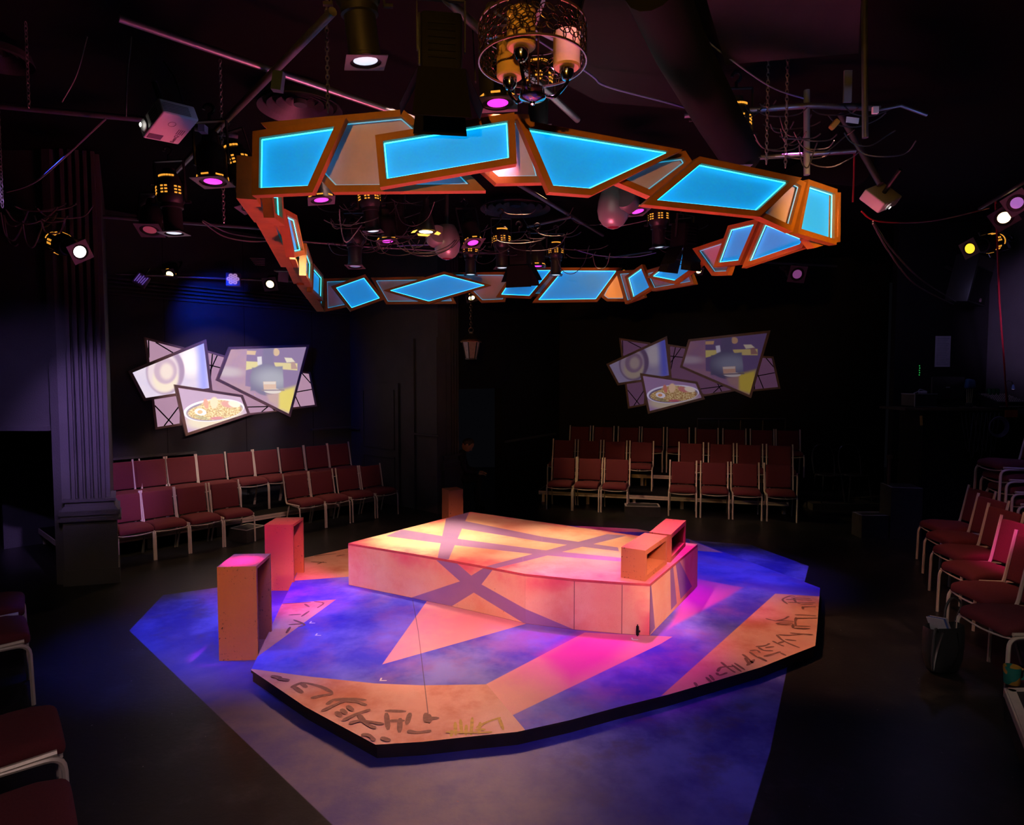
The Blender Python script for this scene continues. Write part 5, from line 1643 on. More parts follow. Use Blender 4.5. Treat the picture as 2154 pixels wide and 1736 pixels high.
# ================================================================ lantern
lc = aty(991, 758, 9.9)
lt = thing('hanging_lantern', 'old brass and black six sided lantern hanging on a chain under the far panels', 'lantern', lc)
M_LGLASS = mat('lantern_glass', (0.20, 0.11, 0.10), 0.25, var=0.45, scale=30, emit=(0.5, 0.22, 0.15), es=0.03)
hb, ht, rb, rt = 0.03, 0.275, 0.085, 0.135
hexp = lambda r, z, o=0.26: [V((r * math.cos(o + k * math.pi / 3), r * math.sin(o + k * math.pi / 3), z)) for k in range(6)]
b0, t0 = hexp(rb * 0.96, hb), hexp(rt * 0.96, ht)
for k in range(6):
    g = MB(); j = (k + 1) % 6; g.quad(b0[k], b0[j], t0[j], t0[k]); g.build('pane', M_LGLASS, lt)
g = MB(); b1_, t1_ = hexp(rb, hb), hexp(rt, ht)
for k in range(6): g.bar(b1_[k], t1_[k], 0.012)
g.build('bars', M_GLOSSBLACK, lt)
g = MB()
g.lathe([(0.165, ht), (0.17, ht + 0.012), (0.15, ht + 0.03), (0.158, ht + 0.035), (0.15, ht + 0.045), (0.06, ht + 0.13), (0.03, ht + 0.14), (0.03, ht + 0.16), (0, ht + 0.165)], 6, None, False, 0.26)
g.build('roof', M_BRASS, lt)
g = MB(); g.lathe([(0.03, 0.0), (0.09, 0.01), (0.095, 0.03), (0, 0.032)], 6, None, False, 0.26); g.build('base', M_GLOSSBLACK, lt)
g = MB(); g.tube([(0.035 * math.cos(a), 0, ht + 0.19 + 0.04 * math.sin(a)) for a in [2 * math.pi * k / 12 for k in range(12)]], 0.006, 5, closed=True); g.build('loop', M_BRASS, lt)
cm = chain_mb(V((0, 0, ht + 0.22)), V((0, 0, ZC - lc.z - 0.02)), 0.06, 0.006); cm.build('chain', M_BRASS, lt)
# ================================================================ cables
def cable(pts, r, label, m=None, name='hanging_cable', n=6):
    g = MB(); g.tube(smoothpath(pts, 7), r, n)
    return solo(name, g, m or M_CABLE, label, 'cable')
M_CBLUE = mat('blue_cable', (0.10, 0.14, 0.42), 0.4)
M_CRED = mat('red_cable', (0.55, 0.03, 0.05), 0.45)
M_CGREY = mat('grey_cable', (0.16, 0.15, 0.16), 0.5)
cable([onz(1040, 25, 4.3), onz(1235, 152, 4.25), onz(1275, 181, 4.2), onz(1400, 215, 4.15), onz(1475, 236, 4.2)], 0.007, 'blue cable running behind the chandelier to the wrapped pipe', M_CBLUE)
cable([aty(1425, 25, 4.0), aty(1475, 75, 4.0), aty(1530, 120, 4.05), aty(1620, 182, 4.2), aty(1690, 207, 4.4)], 0.005, 'long thin blue grey cable crossing before the big hung ceiling board', M_CBLUE)
cable([aty(1797, 320, 5.6), aty(1796, 370, 5.6), aty(1794, 425, 5.6)], 0.008, 'bright red cord hanging straight down beside the slanting pole', M_CRED)
cable([aty(1812, 445, 5.5), aty(1850, 466, 5.7), aty(1960, 465, 6.3), aty(2080, 438, 7.0)], 0.007, 'thin red cable sagging from the far projector to the warm lamp', M_CRED)
cable([aty(1836, 466, 5.5), aty(1880, 530, 6.2), aty(1940, 590, 7.0), aty(2010, 634, 8.2)], 0.008, 'upper of two grey cables drooping from the far projector to the loudspeaker', M_CGREY)
cable([aty(1836, 470, 5.5), aty(1870, 530, 6.1), aty(1925, 598, 6.9), aty(2005, 640, 8.1)], 0.008, 'lower of two grey cables drooping from the far projector to the loudspeaker', M_CGREY)
cable([aty(280, -10, 4.6), aty(276, 80, 4.6), aty(268, 160, 4.6), aty(265, 245, 4.6)], 0.006, 'thin grey cable hanging straight down beside the white projector', M_CGREY)
cable([aty(205, -10, 4.6), aty(180, 90, 4.6), aty(160, 160, 4.6), aty(130, 215, 4.6)], 0.005, 'thin slanting wire between the dotted chain and the straight cable', M_CGREY)
cable([aty(15, 404, 5.4), aty(60, 390, 5.3), aty(104, 359, 5.1), aty(222, 250, 4.7)], 0.008, 'grey cable rising from the edge to the cable wrapped pipe', M_CGREY)
cable([aty(425, 463, 6.5), aty(480, 490, 6.7), aty(540, 500, 6.9), aty(590, 502, 7.2)], 0.007, 'upper grey cable sagging towards the running away side of the ring', M_CGREY)
cable([aty(425, 466, 6.4), aty(470, 497, 6.6), aty(530, 508, 6.8), aty(590, 505, 7.1)], 0.007, 'lower grey cable sagging towards the running away side of the ring', M_CGREY)
cable([aty(2094, 420, 7.3), aty(2098, 520, 7.6), aty(2103, 640, 7.9), aty(2112, 760, 8.2), aty(2118, 856, 8.5)], 0.011, 'red lit cable running down the side wall to the mixing desk', M_CRED)
cable([aty(2098, 600, 7.9), aty(2108, 720, 8.1), aty(2114, 790, 8.3), aty(2121, 850, 8.5)], 0.007, 'thin black cable running down beside the red one', M_CABLE)
cable([aty(345, 130, 4.4), aty(368, 165, 4.3), aty(380, 200, 4.15), aty(383, 215, 4.1)], 0.006, 'thin cable dropping onto the top of the white projector', M_CABLE)
cable([aty(714, 440, 6.5), aty(716, 470, 6.5), aty(728, 510, 6.5), aty(760, 474, 6.6)], 0.006, 'loop of grey cable hanging below the corner panel inside the ring', M_CGREY)
cable([aty(835, 518, 7.0), aty(870, 516, 7.0), aty(920, 515, 7.0)], 0.006, 'blue cable stretched to the grey dome inside the ring', M_CBLUE)
cable([aty(1208, 525, 7.8), aty(1260, 538, 7.9), aty(1330, 541, 7.9), aty(1380, 532, 7.8)], 0.006, 'blue cable sagging under the pink lit pipe', M_CBLUE)
cable([aty(1262, 472, 7.0), aty(1300, 476, 7.0), aty(1360, 464, 7.0)], 0.005, 'pale wire sagging below the larger grey dome', M_CGREY)
cable([aty(1450, 255, 5.6), aty(1530, 235, 5.6), aty(1600, 230, 5.7), aty(1650, 226, 5.9)], 0.009, 'thick black cable lying along the wrapped pipe', M_CABLE)
g = MB()
def loops(g, x0, x1, y0, y1, Y0, Y1, n, r):
    for i in range(n):
        x, y, Y = random.uniform(x0, x1), random.uniform(y0, y1), random.uniform(Y0, Y1)
        w, h = random.uniform(25, 110), random.uniform(4, 30) * (1 if random.random() < 0.8 else 2)
        pts = [aty(x, y, Y), aty(x + w * 0.2, y + h * 0.8, Y + 0.05), aty(x + w * 0.6, y + h, Y + 0.05), aty(x + w, y + h * random.uniform(0.2, 0.8), Y + 0.1), aty(x + w * 1.2, y - 5, Y)]
        g.tube(smoothpath(pts, 5), r, 5)
loops(g, -10, 90, 430, 470, 6.2, 6.8, 13, 0.008)
tag(solo('cable_tangle', g, M_CGREY, 'loops of cable tangled on the pipe before the near pilaster', 'cables'), kind='stuff')
g = MB()
loops(g, 650, 880, 415, 520, 6.2, 7.6, 34, 0.005)
loops(g, 930, 1250, 440, 545, 7.0, 8.4, 26, 0.005)
tag(solo('cable_tangle', g, M_CABLE, 'mess of thin cables among the lamps inside the ring', 'cables'), kind='stuff')
g = MB()
loops(g, 1500, 1830, 215, 330, 4.5, 5.1, 24, 0.005)
loops(g, 1340, 1470, 470, 545, 7.2, 8.2, 12, 0.005)
tag(solo('cable_tangle', g, M_CABLE, 'knot of black cables around the tall vertical pipe', 'cables'), kind='stuff')
# small hanging bits
g = MB(); p = aty(1755, 262, 4.6); R_ = Matrix.Rotation(math.radians(40), 3, 'Y')
g.rbox(p, (0.04, 0.04, 0.075), 0.01, 2, R_); solo('hanging_plug', g, mat('yellow_plug', (0.62, 0.28, 0.04), 0.4), 'yellow plug hanging among the black cables by the tall pipe', 'plug')
g = MB(); p = aty(1793, 253, 4.6); g.box(p, (0.09, 0.004, 0.04), Matrix.Rotation(0.12, 3, 'Y')); solo('hanging_label_card', g, M_PAPER, 'white label card tied among the black cables by the tall pipe', 'label')
g = MB(); p = aty(1841, 232, 4.0); g.box(p, (0.034, 0.02, 0.04)); solo('hanging_junction_box', g, M_WHITEPL, 'small pale junction box at the start of the bent conduit', 'box')
g = MB(); p = aty(585, 172, 3.9); g.box(p, (0.06, 0.05, 0.11), Matrix.Rotation(0.15, 3, 'Y')); solo('hanging_transformer', g, mat('dark_teal_box', (0.04, 0.07, 0.08), 0.5), 'small dark box hanging at the crossing of the two steel pipes', 'box')
g = MB(); p = aty(427, 272, 4.2); g.box(p, (0.042, 0.05, 0.045)); solo('hanging_coupler', g, mat('lilac_coupler', (0.4, 0.3, 0.45), 0.5), 'small lilac coupler beside the back of the white projector', 'coupler')

# ================================================================ loudspeaker
sp = aty(2066, 590, 8.9)
o = thing('hanging_loudspeaker', 'dark box loudspeaker tilted high in the corner above the booth', 'loudspeaker', sp)
o.rotation_euler = (math.radians(8), math.radians(8), math.radians(25))
g = MB(); g.rbox((0, 0.16, 0), (0.40, 0.32, 0.66), 0.015, 2); g.build('cabinet', M_BODY, o)
g = MB(); g.rbox((0, -0.004, -0.08), (0.36, 0.012, 0.46), 0.004, 1); g.build('grille', M_BLACK, o)
g = MB(); g.hexa([(-0.18, -0.002, 0.17), (0.18, -0.002, 0.17), (0.18, -0.002, 0.31), (-0.18, -0.002, 0.31)], [(-0.08, 0.004, 0.2), (0.08, 0.004, 0.2), (0.08, 0.004, 0.28), (-0.08, 0.004, 0.28)]); g.build('horn', mat('brown_horn', (0.06, 0.04, 0.03), 0.5), o)
g = MB(); g.box((0.06, -0.012, -0.27), (0.045, 0.004, 0.035)); g.box((0.06, -0.012, -0.243), (0.04, 0.004, 0.006)); g.build('badge', mat('pale_badge', (0.55, 0.35, 0.35), 0.5), o)
g = MB(); g.tube([(0, 0.3, 0.1), (0.0, 0.55, 0.2)], 0.02, 8); g.build('bracket', M_BODY, o)

# ================================================================ control booth
YB = 8.35 * K
def bp(px, py, dy=0.0): return aty(px, py, YB + dy)
zt = bp(1990, 858).z
x0, x1 = bp(1903, 858).x, bp(2139, 858).x
bt = thing('control_desk', 'tall black control booth desk with cables hanging under its top', 'desk', (0.5 * (x0 + x1), YB + 0.3, 0))
off = V(bt.location)
g = MB(); g.box(((x0 + x1) / 2, YB + 0.30, zt - 0.02), (x1 - x0, 0.62, 0.035)); g.build('desk_top', mat('worn_desk_edge', (0.09, 0.065, 0.035), 0.6, var=0.6, scale=6), bt, off)
g = MB(); xa = bp(1942, 1000).x; g.box(((xa + x1) / 2, YB + 0.06, (zt - 0.04) / 2), (x1 - xa, 0.04, zt - 0.04)); g.build('front_panel', M_BLACK, bt, off)
g = MB(); g.box((xa + 0.02, YB + 0.34, (zt - 0.04) / 2), (0.04, 0.5, zt - 0.04)); g.build('side_panel', M_BLACK, bt, off)
g = MB()
for k in range(7):
    x = 2022 + k * 9
    a, c = bp(x, 866, 0), bp(x + 18 + 3 * k, 900 + 12 * (k % 3), -0.02)
    g.tube(smoothpath([bp(x, 868, 0), bp(x + 6, 915 + 10 * (k % 3), -0.03), bp(x + 14, 950 + 14 * (k % 2), -0.04), bp(x + 20, 915, -0.03), bp(x + 26, 868, 0)], 5), 0.008, 5)
g.build('hanging_cables', M_CABLE, bt, off)
g = MB(); g.tube([bp(1937 + 0, 875) + V((0, -0.004, 0)), bp(1938, 895) + V((0, -0.004, 0))], 0.018, 6); g.build('yellow_tag', mat('yellow_tag', (0.62, 0.4, 0.05), 0.6), bt, off)
# cable coil hung on the desk front
g = MB(); c = bp(2098, 898, -0.05)
for k in range(5):
    r = 0.105 + 0.008 * k
    g.tube([c + V((r * math.cos(a), -0.008 * k, r * math.sin(a) * 1.05)) for a in [2 * math.pi * j / 20 for j in range(20)]], 0.006, 5, closed=True)
solo('hanging_cable_coil', g, mat('violet_grey_cable', (0.13, 0.12, 0.22), 0.5), 'coil of grey violet cable hanging on the booth desk front', 'cable')
zt2 = zt
def on_desk(px, dy=0.25):
    p = bp(px, 858, dy); return V((p.x, p.y, zt2))
# equipment rack
p = on_desk(1932, 0.25)
o = thing('equipment_case', 'open black equipment case with silver edges at the end of the booth desk', 'equipment case', p)
g = MB(); g.box((0, 0, 0.10), (0.30, 0.32, 0.16)); g.build('case', M_GLOSSBLACK, o)
g = MB(); g.box((0, -0.162, 0.19), (0.31, 0.012, 0.012)); g.box((0.0, -0.162, 0.012), (0.31, 0.012, 0.012)); g.box((-0.155, -0.162, 0.1), (0.012, 0.012, 0.19)); g.box((0, 0, 0.187), (0.31, 0.33, 0.008)); g.build('edge_rail', mat('case_rail', (0.4, 0.4, 0.45), 0.35, 0.8), o)
p2 = p + V((0, 0, 0.192))
g = MB(); g.rbox(p2 + V((0.0, -0.08, 0.02)), (0.10, 0.05, 0.035), 0.006, 2); g.tube(smoothpath([p2 + V((-0.14, -0.1, 0.005)), p2 + V((-0.08, -0.1, 0.03)), p2 + V((-0.04, -0.09, 0.06)), p2 + V((0.06, -0.08, 0.03))], 5), 0.006, 6)
solo('power_adapter', g, mat('lilac_grey', (0.5, 0.48, 0.6), 0.5), 'pale power adapter with a curled lead lying on the equipment case', 'adapter')
# monitor
p = on_desk(1992, 0.3)
o = thing('computer_monitor', 'black computer monitor seen from behind on the booth desk', 'monitor', p)
g = MB(); g.rbox((0, 0, 0.27), (0.46, 0.04, 0.32), 0.012, 2); g.build('screen', M_GLOSSBLACK, o)
g = MB(); g.tube([(0, 0.02, 0.02), (0, 0.02, 0.2)], 0.02, 8); g.build('stand', M_BLACK, o)
g = MB(); g.box((0, 0.0, 0.008), (0.22, 0.18, 0.016)); g.build('base', M_BLACK, o)
g = MB(); g.box((-0.01, -0.022, 0.28), (0.055, 0.004, 0.018)); g.build('badge', mat('grey_badge', (0.35, 0.35, 0.38), 0.5), o)
# cup of brushes with a blue bag
p = on_desk(2038, 0.2)
o = thing('brush_jar', 'glass jar of pale brushes under a crumpled blue bag on the booth desk', 'jar', p)
g = MB(); g.lathe([(0.04, 0.0), (0.045, 0.005), (0.045, 0.06), (0.04, 0.06)], 16); g.build('jar', M_GLOSSBLACK, o)
g = MB()
for k in range(4): g.tube([(-0.03 + 0.02 * k, 0, 0.03), (-0.04 + 0.028 * k, 0, 0.26)], 0.005, 6)
g.build('brush_handles', mat('pale_olive', (0.45, 0.42, 0.22), 0.5), o)
g = MB(); g.rbox((0.0, 0, 0.33), (0.12, 0.09, 0.13), 0.03, 3, None, lambda q: q * (1 + 0.15 * math.sin(40 * q.x + 30 * q.z))); g.build('blue_bag', mat('blue_plastic', (0.03, 0.10, 0.22), 0.4), o)
for k, px in enumerate((2080, 2088, 2096)):
    p = on_desk(px, 0.32)
    g = MB(); g.lathe([(0.0, 0), (0.028, 0.0), (0.03, 0.01), (0.03, 0.24), (0.026, 0.26), (0.0, 0.262)], 14, Matrix.Translation(p))
    solo('green_bottle', g, mat('green_glass', (0.02, 0.12, 0.05), 0.25), 'dark green bottle on the booth desk, %s from the blue bag' % ORD[k], 'bottle', group='green bottles on the booth desk')
# mixing desk
p = on_desk(2106, 0.16)
o = thing('mixing_desk', 'sound mixing desk with rows of tiny knobs at the side wall end of the booth', 'mixer', p)
g = MB(); g.hexa([(-0.20, -0.2, 0.0), (0.20, -0.2, 0.0), (0.20, 0.2, 0.0), (-0.20, 0.2, 0.0)], [(-0.20, -0.2, 0.08), (0.20, -0.2, 0.08), (0.20, 0.2, 0.19), (-0.20, 0.2, 0.19)]); g.build('case', M_BODY, o)
g = MB()
for i in range(6):
    for j in range(13):
        y = -0.16 + i * 0.06
        g.lathe([(0.009, 0), (0.007, 0.016), (0, 0.017)], 6, Matrix.Translation((-0.175 + j * 0.029, y, 0.08 + (y + 0.2) * 0.275)))
g.build('knobs', mat('pale_knob', (0.5, 0.42, 0.38), 0.5), o)
g = MB(); g.box((0, -0.203, 0.02), (0.36, 0.006, 0.012)); g.build('front_strip', mat('pale_knob', (0.5, 0.42, 0.38)), o)
g = MB(); p = bp(2127, 862, -0.02); g.box(p + V((0, 0, -0.055)), (0.16, 0.03, 0.10)); solo('hanging_red_panel', g, mat('orange_red_panel', (0.45, 0.08, 0.02), 0.6), 'small orange red panel under the mixing desk', 'panel')
# gooseneck lamp
p = on_desk(2112, 0.42)
o = thing('gooseneck_lamp', 'small gooseneck lamp bent over the mixing desk', 'lamp', p)
g = MB(); g.tube(smoothpath([(0, 0, 0), (0.0, 0, 0.25), (0.03, 0, 0.36), (0.08, -0.02, 0.36), (0.10, -0.02, 0.32)], 6), 0.006, 6); g.build('neck', M_CHROME, o)
g = MB(); g.lathe([(0.024, -0.03), (0.02, 0.0), (0.008, 0.04), (0, 0.04)], 12, Matrix.Translation((0.105, -0.02, 0.28))); g.build('lamp_shade', mat('blue_shade', (0.1, 0.2, 0.45), 0.4), o)
g = MB(); g.lathe([(0, 0), (0.018, 0.0)], 12, Matrix.Translation((0.105, -0.02, 0.249))); g.build('bulb', lens('lilac_bulb', (0.9, 0.55, 0.95), 1.2), o)
# paper on the wall
g = MB(); pA = aty(1968, 707, 9.34 * K); pB = aty(1998, 772, 9.34 * K)
g.box(((pA.x + pB.x) / 2, pA.y, (pA.z + pB.z) / 2), (pB.x - pA.x, 0.002, pA.z - pB.z))
o = solo('hanging_paper_sheet', g, mat('lilac_paper', (0.62, 0.60, 0.72), 0.8, emit=(0.3, 0.25, 0.6), es=0.0), 'tall sheet of pale typed paper pinned to the wall behind the booth', 'notice')
g = MB(); c0 = V(o.location)
for k in range(16):
    zz_ = pA.z - 0.04 - k * (pA.z - pB.z - 0.08) / 15
    g.box(((pA.x + pB.x) / 2 - 0.01 * (k % 3), pA.y - 0.0016, zz_), ((pB.x - pA.x) * (0.78 - 0.08 * (k % 3)), 0.001, 0.006))
g.build('typed_lines', mat('grey_print', (0.3, 0.28, 0.42), 0.8), o, c0)
g = MB()
p = aty(1934, 778, 9.3 * K)
for k in range(5): g.box(p + V((0.004 * (k % 2), 0, -0.035 * k + 0.06)), (0.012, 0.004, 0.018))
solo('hanging_indicator_strip', g, lens('green_led', (0.02, 0.6, 0.08), 0.5), 'column of tiny green lights on the dark wall left of the paper', 'indicator')

g = MB()
q0, q1 = aty(1467, 882, 12.9), aty(1652, 882, 12.45)
g.tube([q0, q1], 0.016, 8)
for k in range(5):
    c = q0.lerp(q1, k / 4); g.tube([c, V((c.x, c.y, ZR * 2))], 0.012, 8)
solo('hand_rail', g, M_GLOSSBLACK, 'low black hand rail behind the top row of chairs under the dim screens', 'rail')
# ================================================================ two hoop backed chairs in the dark corner
M_HOOP = mat('black_bentwood', (0.03, 0.03, 0.035), 0.25)
def hoop_chair(label):
    t = thing('bentwood_chair', label, 'chair', (0, 0, 0), 0, 'dark hoop backed chairs')
    g = MB(); g.lathe([(0.0, 0.44), (0.19, 0.44), (0.205, 0.455), (0.19, 0.47), (0, 0.472)], 24); g.build('seat', M_HOOP, t)
    g = MB(); g.tube(smoothpath([(-0.18, 0.14, 0.46), (-0.19, 0.2, 0.72), (-0.14, 0.23, 0.90), (0, 0.24, 0.96), (0.14, 0.23, 0.90), (0.19, 0.2, 0.72), (0.18, 0.14, 0.46)], 6), 0.013, 8); g.build('hoop_back', M_HOOP, t)
    for sx in (-1, 1):
        for sy in (-1, 1):
            g = MB(); g.tube([(sx * 0.15, sy * 0.14, 0.45), (sx * 0.20, sy * 0.19, 0.0)], [0.016, 0.012], 8); g.build('leg', M_HOOP, t)
    return t
h1 = hoop_chair('dark hoop backed chair in the unlit corner beside the end of the floor row')
p = aty(1744, 937, 10.9); h1.location = (p.x, p.y, 0.12); h1.rotation_euler = (0, 0, 0.0)
h2 = copy_thing(h1, 'dark hoop backed chair in the unlit corner nearer the tall cabinet')
p = aty(1800, 937, 10.9); h2.location = (p.x, p.y, 0.12)
g = MB(); g.box((aty(1772, 900, 11.3).x, 11.25, 0.06), (1.6, 1.2, 0.12)); solo('riser_platform', g, M_STEPB, 'low dark riser under the two hoop backed chairs', 'riser')
p = onz(1870, 1060, 0)
q = aty(1870, 1010, YB + 0.15)
g = MB(); g.tube([(q.x, q.y, 0.0), (q.x, q.y, aty(1870, 965, YB).z)], 0.02, 8); g.lathe([(0.04, 0), (0.04, 0.05), (0, 0.05)], 12, Matrix.Translation((q.x, q.y, aty(1870, 968, YB).z)))
solo('rail_post', g, mat('brown_post', (0.10, 0.045, 0.02), 0.5), 'slim brown post with a dark cap behind the tall cabinet', 'post')

# ================================================================ tote bag, magazines, mug
p = onz(1979, 1420, 0)
o = thing('tote_bag', 'dark grey soft tote bag slumped on the floor before the chairs', 'handbag', (p.x + 0.05, p.y + 0.06, 0), math.radians(12))
g = MB(); n = 28; prof = [(0.0, 0.62, 0.5), (0.02, 0.78, 0.75), (0.10, 0.95, 0.95), (0.20, 1.05, 0.95), (0.30, 1.12, 0.8), (0.355, 1.1, 0.7)]
vs = []
for z, fx, fy in prof:
    for k in range(n):
        a = 2 * math.pi * k / n
        cx, sx_ = math.cos(a), math.sin(a)
        x = 0.15 * fx * math.copysign(abs(cx) ** 0.7, cx); y = 0.085 * fy * math.copysign(abs(sx_) ** 0.7, sx_)
        wr = 0.008 * math.sin(5 * a + 14 * z) * (z > 0.02)
        vs.append((x + wr - 0.05 * (1 - z / 0.36) * 0 , y + wr, z))
fs = [(i * n + k, i * n + (k + 1) % n, (i + 1) * n + (k + 1) % n, (i + 1) * n + k) for i in range(len(prof) - 1) for k in range(n)] + [tuple(range(n - 1, -1, -1))]
g.smooth = True; g.add(vs, fs); g.build('bag_body', mat('grey_leather', (0.032, 0.033, 0.036), 0.42, var=0.3, scale=8, bump=0.2), o)
for s, lp in ((-1, [(-0.11, -0.06, 0.34), (-0.20, -0.12, 0.38), (-0.26, -0.16, 0.22), (-0.25, -0.16, 0.10), (-0.19, -0.13, 0.22), (-0.08, -0.07, 0.33)]), (1, [(0.06, 0.05, 0.35), (0.10, 0.08, 0.46), (0.16, 0.08, 0.53), (0.22, 0.06, 0.48), (0.16, 0.05, 0.36)])):
    g = MB(); g.tube(smoothpath(lp, 6), 0.009, 6); g.build('strap', mat('dark_strap', (0.05, 0.05, 0.055), 0.4), o)
g = MB(); g.tube(smoothpath([(0.03, -0.088, 0.33), (0.04, -0.10, 0.2), (0.0, -0.095, 0.1), (-0.02, -0.08, 0.02)], 5), 0.004, 5); g.build('tassel_cord', M_BLACK, o)
for k in range(3):
    c = V((p.x + 0.02 + 0.022 * k, p.y + 0.06 + 0.012 * k, 0.31))
    g = MB(); g.box(c, (0.006, 0.13, 0.22), Matrix.Rotation(math.radians(-22), 3, 'Y') @ Matrix.Rotation(math.radians(25), 3, 'Z'))
    solo('magazine', g, mat('glossy_cover_%s' % ('white', 'blue', 'pale')[k], ((0.6, 0.62, 0.7), (0.08, 0.16, 0.5), (0.55, 0.5, 0.6))[k], 0.3), ('white edged magazine standing in the tote bag, foremost', 'blue magazine standing in the tote bag, middle one', 'pale magazine standing in the tote bag, rearmost')[k], 'magazine', group='magazines in the tote bag')
q = onz(2143, 1447, 0.212)
o = thing('mug', 'green and ochre mug standing on the taped riser', 'mug', (q.x, q.y + 0.06, 0.212))
g = MB(); g.lathe([(0.0, 0.0), (0.042, 0.0), (0.047, 0.006), (0.05, 0.115), (0.046, 0.115), (0.042, 0.01), (0, 0.01)], 22)
M_MUG, nt, b = principled('mug_glaze'); t = NT(M_MUG)
t.L.new(t.mix(t.step(t.noise(t.obj(), 9, 1), 0.5, 0.53), (0.02, 0.22, 0.18), (0.50, 0.28, 0.05)), b.inputs['Base Color']); b.inputs['Roughness'].default_value = 0.25
g.build('cup', M_MUG, o)
g = MB(); g.tube(smoothpath([(0.047, 0, 0.095), (0.08, 0, 0.09), (0.085, 0, 0.055), (0.075, 0, 0.03), (0.048, 0, 0.025)], 4), 0.007, 6); g.build('handle', M_MUG, o)

# ================================================================ person in the dark doorway
hp = aty(984, 936, 11.0)
M_CLOTH = mat('black_clothing', (0.012, 0.011, 0.013), 0.9, var=0.3, scale=30)
M_SKIN = mat('skin', (0.55, 0.27, 0.18), 0.5, var=0.08, scale=20)
M_HAIR = mat('dark_hair', (0.02, 0.014, 0.01), 0.6, var=0.3, scale=60)
person = thing('person', 'person in black sitting bowed in the dark doorway behind the far pilaster', 'person', (hp.x - 0.215, hp.y, 0))
def skin_body(name, verts, edges, m, parent, root=0, sub=2):
    me = bpy.data.meshes.new(name)
    me.from_pydata([v[0] for v in verts], edges, [])
    o = bpy.data.objects.new(name, me); COL.objects.link(o)
    o.parent = parent
    md = o.modifiers.new('Skin', 'SKIN')
    lay_ = me.skin_vertices[0].data if len(me.skin_vertices) else None
    if lay_ is None:
        bm = bmesh.new(); bm.from_mesh(me); sl = bm.verts.layers.skin.verify()
        bm.verts.ensure_lookup_table()
        for i, v in enumerate(verts): bm.verts[i][sl].radius = (v[1], v[1]); bm.verts[i][sl].use_root = (i == root)
        bm.to_mesh(me); bm.free()
    else:
        for i, v in enumerate(verts): lay_[i].radius = (v[1], v[1]); lay_[i].use_root = (i == root)
    o.modifiers.new('Sub', 'SUBSURF').levels = sub
    o.modifiers['Sub'].render_levels = sub
    me.materials.append(m)
    return o
# seated, facing +x, bowed forward
bv = [((0, 0, 0.52), 0.13), ((0.04, 0, 0.68), 0.125), ((0.09, 0, 0.84), 0.135), ((0.13, 0, 0.95), 0.07), ((0.155, 0, 1.0), 0.052),
      ((0.06, 0.10, 0.50), 0.095), ((0.42, 0.11, 0.50), 0.065), ((0.36, 0.11, 0.26), 0.055), ((0.36, 0.11, 0.05), 0.04), ((0.50, 0.11, 0.035), 0.035),
      ((0.06, -0.10, 0.50), 0.095), ((0.42, -0.11, 0.50), 0.065), ((0.38, -0.11, 0.26), 0.055), ((0.40, -0.11, 0.05), 0.04), ((0.54, -0.11, 0.035), 0.035),
      ((0.10, 0.19, 0.90), 0.06), ((0.18, 0.23, 0.66), 0.045), ((0.38, 0.12, 0.60), 0.032),
      ((0.10, -0.19, 0.90), 0.06), ((0.18, -0.23, 0.66), 0.045), ((0.38, -0.12, 0.60), 0.032)]
be = [(0, 1), (1, 2), (2, 3), (3, 4), (0, 5), (5, 6), (6, 7), (7, 8), (8, 9), (0, 10), (10, 11), (11, 12), (12, 13), (13, 14), (2, 15), (15, 16), (16, 17), (2, 18), (18, 19), (19, 20)]
skin_body('clothed_body', bv, be, M_CLOTH, person)
# head, bowed: local frame with face towards +x tipped down
Hm = Matrix.Translation((0.215, 0, hp.z - 0.0)) @ Matrix.Rotation(math.radians(48), 4, 'Y')
g = MB()
def headpt(a, b_):
    x = math.cos(b_) * math.cos(a); y = math.cos(b_) * math.sin(a); z = math.sin(b_)
    r = V((0.098 * x, 0.076 * y, 0.118 * z))
    if z < 0: r.x += 0.018 * (-z); r.y *= 1 - 0.25 * (-z)
    if x > 0.6:
        f = (x - 0.6) / 0.4
        if abs(y) < 0.25: r.x += 0.026 * f * max(0, 1 - abs(z + 0.12) / 0.22) * (1 - abs(y) / 0.25)      # nose
        r.x -= 0.010 * f * max(0, 1 - abs(z - 0.12) / 0.12) * (1 if 0.15 < abs(y) < 0.6 else 0)              # eye sockets
        r.x += 0.006 * f * max(0, 1 - abs(z + 0.52) / 0.10)                                                  # lips
    return Hm @ r
n1_, n2_ = 32, 22
vs = [headpt(2 * math.pi * k / n1_, -math.pi / 2 + math.pi * (i + 0.5) / n2_) for i in range(n2_) for k in range(n1_)]
fs = [(i * n1_ + k, i * n1_ + (k + 1) % n1_, (i + 1) * n1_ + (k + 1) % n1_, (i + 1) * n1_ + k) for i in range(n2_ - 1) for k in range(n1_)] + [tuple(range(n1_ - 1, -1, -1)), tuple((n2_ - 1) * n1_ + k for k in range(n1_))]
g.smooth = True; g.add(vs, fs)
for s in (-1, 1):
    g.lathe([(0, -0.012), (0.02, -0.008), (0.026, 0.0), (0.018, 0.006), (0, 0.004)], 12, Hm @ Matrix.Translation((-0.005, s * 0.078, -0.01)) @ Matrix.Rotation(math.radians(90), 4, 'X') @ Matrix.Scale(1.35, 4, (0, 1, 0)))
hd = g.build('head', M_SKIN, person)
g = MB()
for s in (-1, 1): g.lathe([(0, -0.011), (0.009, -0.006), (0.011, 0), (0.009, 0.006), (0, 0.011)], 10, Hm @ Matrix.Translation((0.082, s * 0.03, 0.014)))
g.build('eyes', mat('eye_white', (0.5, 0.48, 0.46), 0.3), hd)
